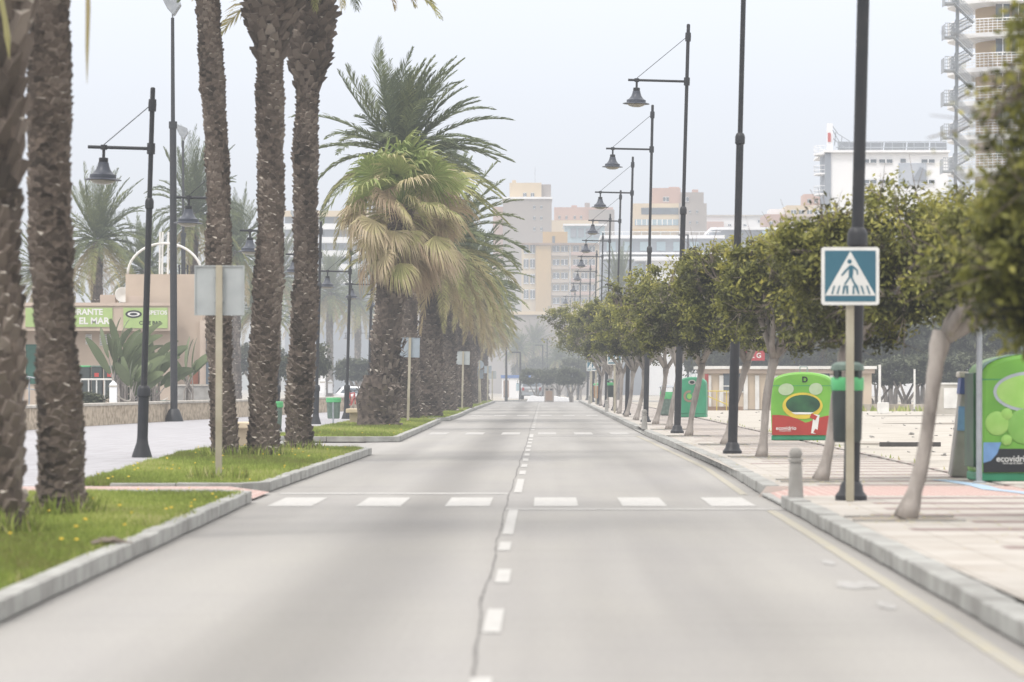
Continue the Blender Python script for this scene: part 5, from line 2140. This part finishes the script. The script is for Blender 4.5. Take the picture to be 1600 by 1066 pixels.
# grey beige tower, left of the gap
b = bld('apartment_block', 'tall grey beige apartment block above the left palms with pale rooftop', 760, 815)
bbox(b, 'wall', 786, 862, 309, 600, M['bldgrey'], 0, 14)
bbox(b, 'wall', 770, 815, 322, 600, M['bldpink'], 3, 14)
bbox(b, 'penthouse', 796, 846, 285, 309, M['bldcream'], 2, 10)
bbox(b, 'penthouse', 827, 861, 287, 309, M['bldgrey'], 3, 10)
bbox(b, 'roof_edge', 784, 863, 308, 311, M['bldwhite'], -.3, 14.4)
bbox(b, 'chimney', 800, 806, 280, 285, M['bldcream'], 4, 3)
bbox(b, 'antenna', 835.7, 836.2, 258, 287, M['galv'], 5, .2)
wins(b, (835, 846), (324, 341, 358), 3, 5)
wins(b, (820, 832), (304,), 5, 6, y0=1.9)
# pink building
b = bld('apartment_block', 'pink apartment building with chimneys between the two grey towers', 800, 910)
bbox(b, 'wall', 866, 958, 324, 600, M['bldpink'], 0, 14)
bbox(b, 'wall', 860, 935, 345, 600, M['bldcream'], -2, 2)
bbox(b, 'chimney', 893, 902, 320, 324, M['bldpink'], 3, 3)
bbox(b, 'chimney', 914, 922, 316, 324, M['bldgrey'], 3, 3)
bbox(b, 'wall', 920, 960, 328, 600, M['bldgrey'], -1, 4)
wins(b, (874, 885, 898, 908), (340,), 3, 5)
# ochre block
b = bld('apartment_block', 'ochre yellow apartment block with balconies straight above the road end', 560, 880)
bbox(b, 'wall', 815, 938, 382, 600, M['bldcream'], 0, 14)
bbox(b, 'blind_wall', 837, 861, 383, 600, M['bldyellow'], -.5, 2)
bbox(b, 'penthouse', 848, 887, 361, 382, M['bldyellow'], 3, 8)
bbox(b, 'roof_edge', 814, 940, 380, 383, M['brown'], -.9, 15)
bbox(b, 'penthouse_door', 863, 867, 368, 380, M['glassfar'], 2.9, .3)
bbox(b, 'pipe', 890, 891.2, 383, 600, M['bldwhite'], -.4, .5)
for r_ in (388, 409, 430, 450, 470):
    bbox(b, 'balcony', 862, 889, r_ + 7, r_ + 12, M['peach'], -.6, .8)
    bbox(b, 'balcony', 892, 930, r_ + 6, r_ + 11, M['bldpink'], -.8, 1.0)
wins(b, (869, 882), (389, 410, 431, 450, 470), 10, 9)
wins(b, (900, 913, 925), (389, 410, 431, 450, 470), 9, 9)
wins(b, (822, 832), (389, 412, 436, 460), 7, 14)
# pale glass box
b = bld('glass_building', 'pale blue glass building between ochre block and grey centre', 640, 905)
bbox(b, 'wall', 882, 945, 352, 600, M['bldglass'], 0, 12)
bbox(b, 'roof', 880, 948, 350, 353, M['bldwhite'], -.5, 13)
wins(b, (896, 908, 920, 932), (364,), 9, 14, 'bldblue', False)
# cream tower
b = bld('apartment_block', 'cream apartment tower with ribbon windows and blank grey side', 720, 1045)
bbox(b, 'wall', 989, 1062, 318, 600, M['bldcream'], 0, 12)
bbox(b, 'blind_wall', 1061, 1104, 318, 600, M['bldgrey'], -.6, 12)
bbox(b, 'penthouse', 1020, 1064, 293, 318, M['bldpink'], 2, 8)
bbox(b, 'penthouse', 1064, 1100, 300, 318, M['bldgrey'], 1.5, 8)
bbox(b, 'chimney', 1083, 1092, 295, 300, M['bldpink'], 3, 3)
bbox(b, 'chimney', 1046, 1062, 291, 295, M['bldpink'], 3, 3)
bbox(b, 'ribbon_window', 1002, 1060, 325, 335, M['glassfar'], -.12, .3)
bbox(b, 'ribbon_window', 992, 1060, 343, 352, M['bldglass'], -.12, .3)
for k in range(8):
    bbox(b, 'mullion', 994 + k * 8, 995.4 + k * 8, 343, 352, M['bldwhite'], -.2, .1)
wins(b, (1041, 1072), (311,), 9, 7, y0=1.3)
wins(b, (1078, 1089), (331, 348), 3, 4, y0=-.7)
bbox(b, 'slab', 987, 1062, 358, 362, M['bldyellow'], -.5, 2)
# long grey commercial building with white edges
b = bld('long_building', 'long grey modern building with white horizontal edges across the right background', 480, 1090)
bbox(b, 'wall', 940, 1130, 372, 600, M['bldblue'], 0, 20)
bbox(b, 'wall', 1115, 1240, 357, 600, M['bldblue'], 3, 20)
bbox(b, 'roof_edge', 938, 1132, 368, 373, M['bldwhite'], -.8, 21)
bbox(b, 'roof_edge', 1112, 1243, 354, 358, M['bldwhite'], 2.3, 21)
bbox(b, 'terrace_edge', 938, 1132, 395, 398, M['bldwhite'], -1.5, 2)
bbox(b, 'terrace_edge', 938, 1132, 402, 406, M['bldwhite'], -2.0, 2.2)
for k in range(6):
    bbox(b, 'window_bay', 948 + k * 26, 962 + k * 26, 378, 392, M['bldglass'], -.15, .3)
bbox(b, 'terrace_wall', 1008, 1092, 408, 600, M['bldwhite'], -6, 4)
bbox(b, 'terrace_edge', 990, 1100, 406, 410, M['bldwhite'], -7, 5)
bbox(b, 'glass_front', 940, 1008, 410, 600, M['bldblue'], -3, 3.5)
bbox(b, 'window_bay', 992, 1004, 414, 424, M['bldglass'], -3.2, .4)
bbox(b, 'glass_tower', 1192, 1208, 360, 600, M['bldglass'], 2, 2)
# roof clutter: railing on top
for k in range(12):
    bbox(b, 'railing_post', 942 + k * 15, 942.6 + k * 15, 362, 368, M['bldwhite'], -.5, .2)
bbox(b, 'railing', 940, 1126, 362, 363, M['bldwhite'], -.55, .1)
# white low complex behind
b = bld('white_complex', 'low white terraced complex in front of the sky, centre right', 900, 1150)
bbox(b, 'wall', 1104, 1200, 338, 600, M['bldwhite'], 0, 14)
bbox(b, 'wall', 1104, 1130, 347, 600, M['bldpink'], -3, 5)
bbox(b, 'roof_edge', 1102, 1202, 336, 338.5, M['coping'], -.5, 15)
wins(b, (1186, 1192), (346,), 4, 5)
wins(b, (1140, 1152, 1164), (352,), 5, 3)
# cream stepped building
b = bld('apartment_block', 'cream stepped apartment building left of the white hotel', 640, 1240)
bbox(b, 'wall', 1196, 1232, 334, 600, M['bldpink'], 2, 14)
bbox(b, 'wall', 1229, 1288, 321, 600, M['bldcream'], 0, 14)
bbox(b, 'penthouse', 1258, 1285, 302, 321, M['bldpink'], 3, 8)
bbox(b, 'roof_parapet', 1205, 1230, 325, 334, M['bldwhite'], 4, 8)
for t in (331, 346, 360):
    bbox(b, 'balcony', 1230, 1287, t + 4, t + 8, M['peachlite'], -1.0, 1.1)
wins(b, (1240, 1252, 1265, 1278), (332, 350), 8, 7)
wins(b, (1206, 1222), (348,), 5, 5, y0=1.85)
wins(b, (1266, 1277), (313,), 5, 6, y0=2.85)
bbox(b, 'annex', 1208, 1250, 365, 600, M['bldpink'], -5, 4)

# white hotel
b = bld('hotel', 'white hotel with rooftop solar frames and a white and red roof sign', 430, 1385)
bbox(b, 'wall', 1298, 1482, 238, 600, M['bldwhite'], 0, 16)
bbox(b, 'corner_pier', 1289, 1298, 240, 600, M['bldblue'], -.2, 8)
bbox(b, 'roof_edge', 1287, 1484, 235, 238.5, M['bldwhite'], -.5, 17)
for t in (241, 272, 304, 335):
    o = MB()
    D = 430
    p = P(1282, t, D)
    n = 12
    px_ = [(math.cos(PI / 2 + PI * k / n) * 1.05, math.sin(PI / 2 + PI * k / n) * 2.4) for k in range(n + 1)]
    vs = [(x, y, 0) for x, y in px_] + [(x, y, .16) for x, y in px_]
    m_ = len(px_)
    o.add(vs, [tuple(range(m_))[::-1], tuple(range(m_, 2 * m_))] + [(i, (i + 1) % m_, (i + 1) % m_ + m_, i + m_) for i in range(m_)])
    bal = o.build('balcony', M['bldwhite'], b, loc=(P(1289, t, D).x - b.location.x, 2.6, p.z))
    r_ = MB()
    for z in (.5, 1.0):
        r_.tube([(x, y, z) for x, y in px_], .03, 5)
    for k in range(0, n + 1, 2):
        r_.tube([(px_[k][0], px_[k][1], 0), (px_[k][0], px_[k][1], 1)], .02, 5)
    r_.build('railing', M['bldwhite'], bal)
wins(b, (1359, 1384, 1450), (252, 284), 20, 6, 'glassfar', True)
wins(b, (1411,), (251,), 8, 5, 'glassfar', False)
bbox(b, 'mural', 1404, 1447, 255, 290, mat('grey_mural', (.42, .45, .5), .6, (.33, .37, .43), .5), -.15, .2)
MB().prism([(0, 0), (1.6, 0), (1.6, 1.1), (.9, 1.5)], -.3, -.2).build('mural_shape', M['bldblue'], b, loc=(P(1425, 280, 430).x - b.location.x, 0, P(1425, 282, 430).z))
bbox(b, 'roof_sign', 1294, 1302, 192, 236, M['bldwhite'], 1, 1.2)
bbox(b, 'roof_sign_patch', 1294.4, 1299, 207, 221, mat('faded_red', (.5, .1, .09), .6), .8, .15)
mb = MB()
D = 430


def hp(px, py, y=2.0):
    p = P(px, py, D)
    return (p.x - b.location.x, y, p.z)


for (u, v) in (((1302, 194), (1312, 208)), ((1302, 200), (1318, 228)), ((1308, 205), (1306, 226)), ((1304, 215), (1330, 236)), ((1312, 208), (1330, 219)), ((1318, 212), (1314, 232))):
    mb.tube([hp(*u), hp(*v)], .05, 5)
mb.build('roof_truss', M['galv'], b)
mb = MB()
for k in range(5):
    a0 = 1312 + k * 36
    p0, p1 = hp(a0, 234, 3), hp(min(a0 + 34, 1482), 219, 5)
    mb.add([(p0[0], 2.5, p0[2] - .2), (p1[0], 2.5, p0[2] - .2), (p1[0] + .3, 4.5, p1[2]), (p0[0] + .3, 4.5, p1[2])], [(0, 1, 2, 3)])
mb.build('solar_panels', M['panel'], b)
mb = MB()
for k in range(11):
    px = 1312 + k * 17
    mb.tube([hp(px, 237, 2), hp(px, 221, 2.2)], .05, 5)
mb.tube([hp(1308, 229, 1.9), hp(1482, 229, 1.9)], .05, 5)
mb.tube([hp(1312, 220, 2.4), hp(1482, 219, 2.4)], .06, 5)
mb.build('roof_frame', M['galv'], b)

# round tower with an outdoor steel stair at the right edge
D = 350
b = bld('hotel_tower', 'cream round tower with white balconies and a steel fire stair, right edge', D, 1585)


def tp(px, py, y=0.0):
    p = P(px, py, D)
    return Vector((p.x - b.location.x, y, p.z))


top_z = P(0, -70, D).z
mb = MB()
mb.lathe([(5.2, 0), (5.2, top_z)], 36, (tp(1625, 0).x, 6, 0))
mb.build('wall', mat('tower_cream', (.50, .37, .23), .85, (.45, .33, .2), .2), b, smooth='auto')
cxr = tp(1610, 0).x
for t in (-4, 50, 104, 156, 209, 262, 315):
    z = P(0, t, D).z
    mb = MB()
    mb.lathe([(6.4, -.55), (6.9, -.4), (6.95, 0), (6.2, .02)], 48, (cxr, 6, z))
    s = mb.build('balcony', M['bldwhite'], b, smooth='auto')
    mb = MB()
    for zz in (.25, .5, .75, 1.0, 1.25):
        mb.tube([(cxr + 6.85 * math.cos(PI + k * PI / 24), 6 + 6.85 * math.sin(PI + k * PI / 24), z + zz) for k in range(25)], .035 if zz < 1.2 else .06, 4)
    for k in range(0, 49):
        a = PI + k * PI / 48
        mb.tube([(cxr + 6.85 * math.cos(a), 6 + 6.85 * math.sin(a), z), (cxr + 6.85 * math.cos(a), 6 + 6.85 * math.sin(a), z + 1.25)], .03, 4)
    mb.build('railing', M['bldwhite'], s)
for t in (18, 72, 125, 178, 232):
    for px in (1568, 1592):
        p = tp(px, t)
        w = MB().box((p.x, .68 if px < 1580 else .42, p.z), (1.25 if px < 1580 else 1.1, .3, 1.6)).build('window', M['glassfar'], b)
        MB().box((p.x, .50 if px < 1580 else .24, p.z), (.08, .06, 1.6)).build('frame', M['bldwhite'], w)
# stair: mast, flights, landings, mesh screens
st = thing('fire_stair', 'white steel fire stair zigzagging up the round tower', 'staircase', (b.location.x, D - 3, 0))
D2 = D - 3


def sp(px, py, y=0.0):
    p = P(px, py, D2)
    return Vector((p.x - st.location.x, y, p.z))


mb = MB()
mb.tube([sp(1489, 600, 0) * 1, sp(1497, -60)], .16, 8)
mb.V = mb.V
mb.build('mast', M['galv'], st)
levels = [-20, 33, 85, 137, 190, 242, 295, 348]
for k, (a, c) in enumerate(zip(levels[:-1], levels[1:])):
    off = -3 * k / 4
    l, r_ = 1487 + off, 1520 + off * 1.3
    for (u, v, yy) in ((sp(l, (a + c) / 2 - 2), sp(r_, c + 4), -.6), (sp(r_, a + 6), sp(l, (a + c) / 2 - 2), .8)):
        mb = MB()
        for oy in (-.5, .5):
            uu, vv = u.copy(), v.copy()
            uu.y = vv.y = yy + oy
            mb.tube([uu, vv], .06, 4)
            for h_ in (.45, .75, 1.05):
                up = Vector((0, 0, h_))
                mb.tube([uu + up, vv + up], .025, 4)
        for s_ in range(9):
            q = u.lerp(v, (s_ + .5) / 9)
            q.y = yy
            mb.box(q, (.28, .95, .05))
            for oy in (-.5, .5):
                mb.tube([q + Vector((0, oy, 0)), q + Vector((0, oy, 1.05))], .02, 4)
        mb.build('flight', M['galv'], st)
    ld = sp(l - 4, (a + c) / 2)
    mb = MB()
    mb.box((ld.x, 0, ld.z), (.9, 2.6, .12))
    mb.box((ld.x - .5, -.1, ld.z + .45), (.05, 2.4, 1.3))
    for h_ in (.3, .6, .9, 1.2):
        mb.tube([(ld.x - .45, -1.3, ld.z + h_), (ld.x + .6, -1.3, ld.z + h_)], .03, 4)
    for h_ in range(6):
        mb.tube([(ld.x - .4 + h_ * .18, -1.3, ld.z), (ld.x - .4 + h_ * .18, -1.3, ld.z + 1.2)], .02, 4)
    mb.build('landing', M['galv'], st)
    mb = MB()
    mb.tube([ld + Vector((.1, -1, 0)), sp(1494 + off, a - 2)], .05, 5)
    mb.build('brace', M['galv'], st)

# banded terrace building behind left palms
b = bld('apartment_block', 'white banded apartment building behind the palms left of the fan palm', 520, 515)
bbox(b, 'wall', 445, 575, 338, 600, M['bldblue'], 0, 14)
for t in (330, 350, 371, 392, 413, 434):
    bbox(b, 'balcony', 443, 577, t, t + 9, M['bldcream'] if t < 340 else M['bldwhite'], -1.2, 1.4)
wins(b, (470, 500, 530, 555), (365, 386, 407), 14, 6, 'glassfar', False, -.1)
b = bld('apartment_block', 'low hazy grey white building behind the palm row gaps', 560, 640)
bbox(b, 'wall', 560, 800, 440, 600, M['bldgrey'], 0, 14)
bbox(b, 'roof_edge', 558, 802, 437, 440, M['bldwhite'], -.5, 15)
wins(b, (600, 640, 680, 720, 760), (460, 490), 12, 9, 'glassfar', False, -.1)
# retaining wall under the ochre block
b = bld('retaining_wall', 'pale retaining wall below the ochre apartment block', 470, 870)
bbox(b, 'wall', 800, 960, 492, 600, M['bldgrey'], 0, 2)
bbox(b, 'parapet', 798, 962, 487, 492, M['bldcream'], -.3, 2.5)
b = bld('beach_hut', 'hazy white wall piece between the left lamp posts', 330, 500)
bbox(b, 'wall', 493, 512, 543, 600, M['bldwhite'], 0, 3)
bbox(b, 'roof', 491, 514, 541, 544, M['coping'], -.2, 3.4)

# dead fallen frond on the kerb
g = MB()
rg = random.Random(2)
for _ in range(9):
    g.tube([(rg.uniform(-.12, 0), rg.uniform(-.1, .1), .01), (rg.uniform(-.05, .08), rg.uniform(-.1, .1), rg.uniform(.01, .05)), (rg.uniform(.05, .2), rg.uniform(-.1, .1), .01)], [.012, .014, .004], 5, 0, True, .02)
o = g.build('dead_leaf_litter', M['twig'], loc=((166 - VX) * 29.5 / F, 29.5, .14))
tag(o, 'curled brown dead leaf lying on the near left kerb', 'dead leaf')

# ---------------------------------------------------------------- haze: absorbing air up to the hills, its scattered light put in as emission
def air(mname, sig, hc, ztop, wx, y0=-100, y1=1600):
    mh = bpy.data.materials.new(mname)
    mh.use_nodes = True
    nt = mh.node_tree
    for n in list(nt.nodes):
        nt.nodes.remove(n)
    out = nt.nodes.new('ShaderNodeOutputMaterial')
    ab = nt.nodes.new('ShaderNodeVolumeAbsorption')
    ab.inputs['Color'].default_value = (0, 0, 0, 1)
    ab.inputs['Density'].default_value = sig
    em = nt.nodes.new('ShaderNodeEmission')
    em.inputs['Color'].default_value = (*hc, 1)
    em.inputs['Strength'].default_value = sig
    ad = nt.nodes.new('ShaderNodeAddShader')
    nt.links.new(ab.outputs[0], ad.inputs[0])
    nt.links.new(em.outputs[0], ad.inputs[1])
    nt.links.new(ad.outputs[0], out.inputs['Volume'])
    mb = MB()
    mb.box((0, (y0 + y1) / 2, (ztop - 2) / 2), (wx, y1 - y0 + ztop * .1, ztop + 2))
    return struct(mb.build('haze', mh))


air('sea_haze', .00040, (.76, .80, .87), 120, 1500)
air('low_sea_mist', .00045, (.72, .73, .75), 13, 1490)
air('mist_bank', .0013, (.70, .71, .72), 20, 1480, 235, 1500)

# ---------------------------------------------------------------- world, sun
w = bpy.data.worlds.new('World')
sc.world = w
w.use_nodes = True
N, L = w.node_tree.nodes, w.node_tree.links
bg = N['Background']
sky = N.new('ShaderNodeTexSky')
sky.sky_type = 'NISHITA'
sky.sun_disc = False
SUN_EL, SUN_ROT = R(52), R(-150)
sky.sun_elevation = SUN_EL
sky.sun_rotation = SUN_ROT
L.new(sky.outputs[0], bg.inputs['Color'])
bg.inputs['Strength'].default_value = .012
# overcast deck: brighter overhead than at the horizon
tc = N.new('ShaderNodeTexCoord')
sx = N.new('ShaderNodeSeparateXYZ')
L.new(tc.outputs['Generated'], sx.inputs[0])
cr = N.new('ShaderNodeValToRGB')
e = cr.color_ramp.elements
e[0].position, e[0].color = 0.0, (.76, .79, .86, 1)
e[1].position, e[1].color = 1.0, (1, .975, .95, 1)
k = e.new(.10)
k.color = (.88, .91, .985, 1)
k = e.new(.2)
k.color = (1.0, .99, 1, 1)
L.new(sx.outputs['Z'], cr.inputs[0])
ml = N.new('ShaderNodeMath')
ml.operation = 'MULTIPLY_ADD'
ml.use_clamp = False
L.new(sx.outputs['Z'], ml.inputs[0])
ml.inputs[1].default_value = 1.6
ml.inputs[2].default_value = 1.0
mx_ = N.new('ShaderNodeMath')
mx_.operation = 'MAXIMUM'
L.new(ml.outputs[0], mx_.inputs[0])
mx_.inputs[1].default_value = 1.0
bg2 = N.new('ShaderNodeBackground')
L.new(cr.outputs[0], bg2.inputs['Color'])
L.new(mx_.outputs[0], bg2.inputs['Strength'])
ash = N.new('ShaderNodeAddShader')
L.new(bg.outputs[0], ash.inputs[0])
L.new(bg2.outputs[0], ash.inputs[1])
L.new(ash.outputs[0], N['World Output'].inputs['Surface'])

sd = bpy.data.lights.new('sun', 'SUN')
sd.energy = 1.85
sd.angle = R(10)
sd.color = (1, .955, .90)
so = bpy.data.objects.new('sun', sd)
COL.objects.link(so)
# from behind and to the left of the camera, high
d = Vector((.42, .5, -1.0))
so.rotation_euler = d.to_track_quat('-Z', 'Y').to_euler()
so.location = (-10, 0, 60)

# ---------------------------------------------------------------- camera
cd = bpy.data.cameras.new('camera')
cam = bpy.data.objects.new('camera', cd)
COL.objects.link(cam)
cam.location = (0, 0, CH)
cam.rotation_euler = (R(90), 0, 0)
cd.sensor_width = 36
cd.lens = 36 * F / 1600
cd.shift_x = -(VX - 800) / 1600
cd.shift_y = (VY - 533) / 1600
cd.clip_start = .5
cd.clip_end = 6000
cd.dof.use_dof = True
cd.dof.focus_distance = 115
cd.dof.aperture_fstop = 3.4
sc.camera = cam

sc.view_settings.view_transform = 'Standard'
sc.view_settings.look = 'None'
sc.view_settings.exposure = 0
sc.view_settings.gamma = 1
sc.render.engine = 'CYCLES'
cy = sc.cycles
cy.use_denoising = True
cy.max_bounces = 5
cy.diffuse_bounces = 2
cy.glossy_bounces = 2
cy.transmission_bounces = 2
cy.transparent_max_bounces = 8
cy.volume_bounces = 0
cy.caustics_reflective = False
cy.caustics_refractive = False
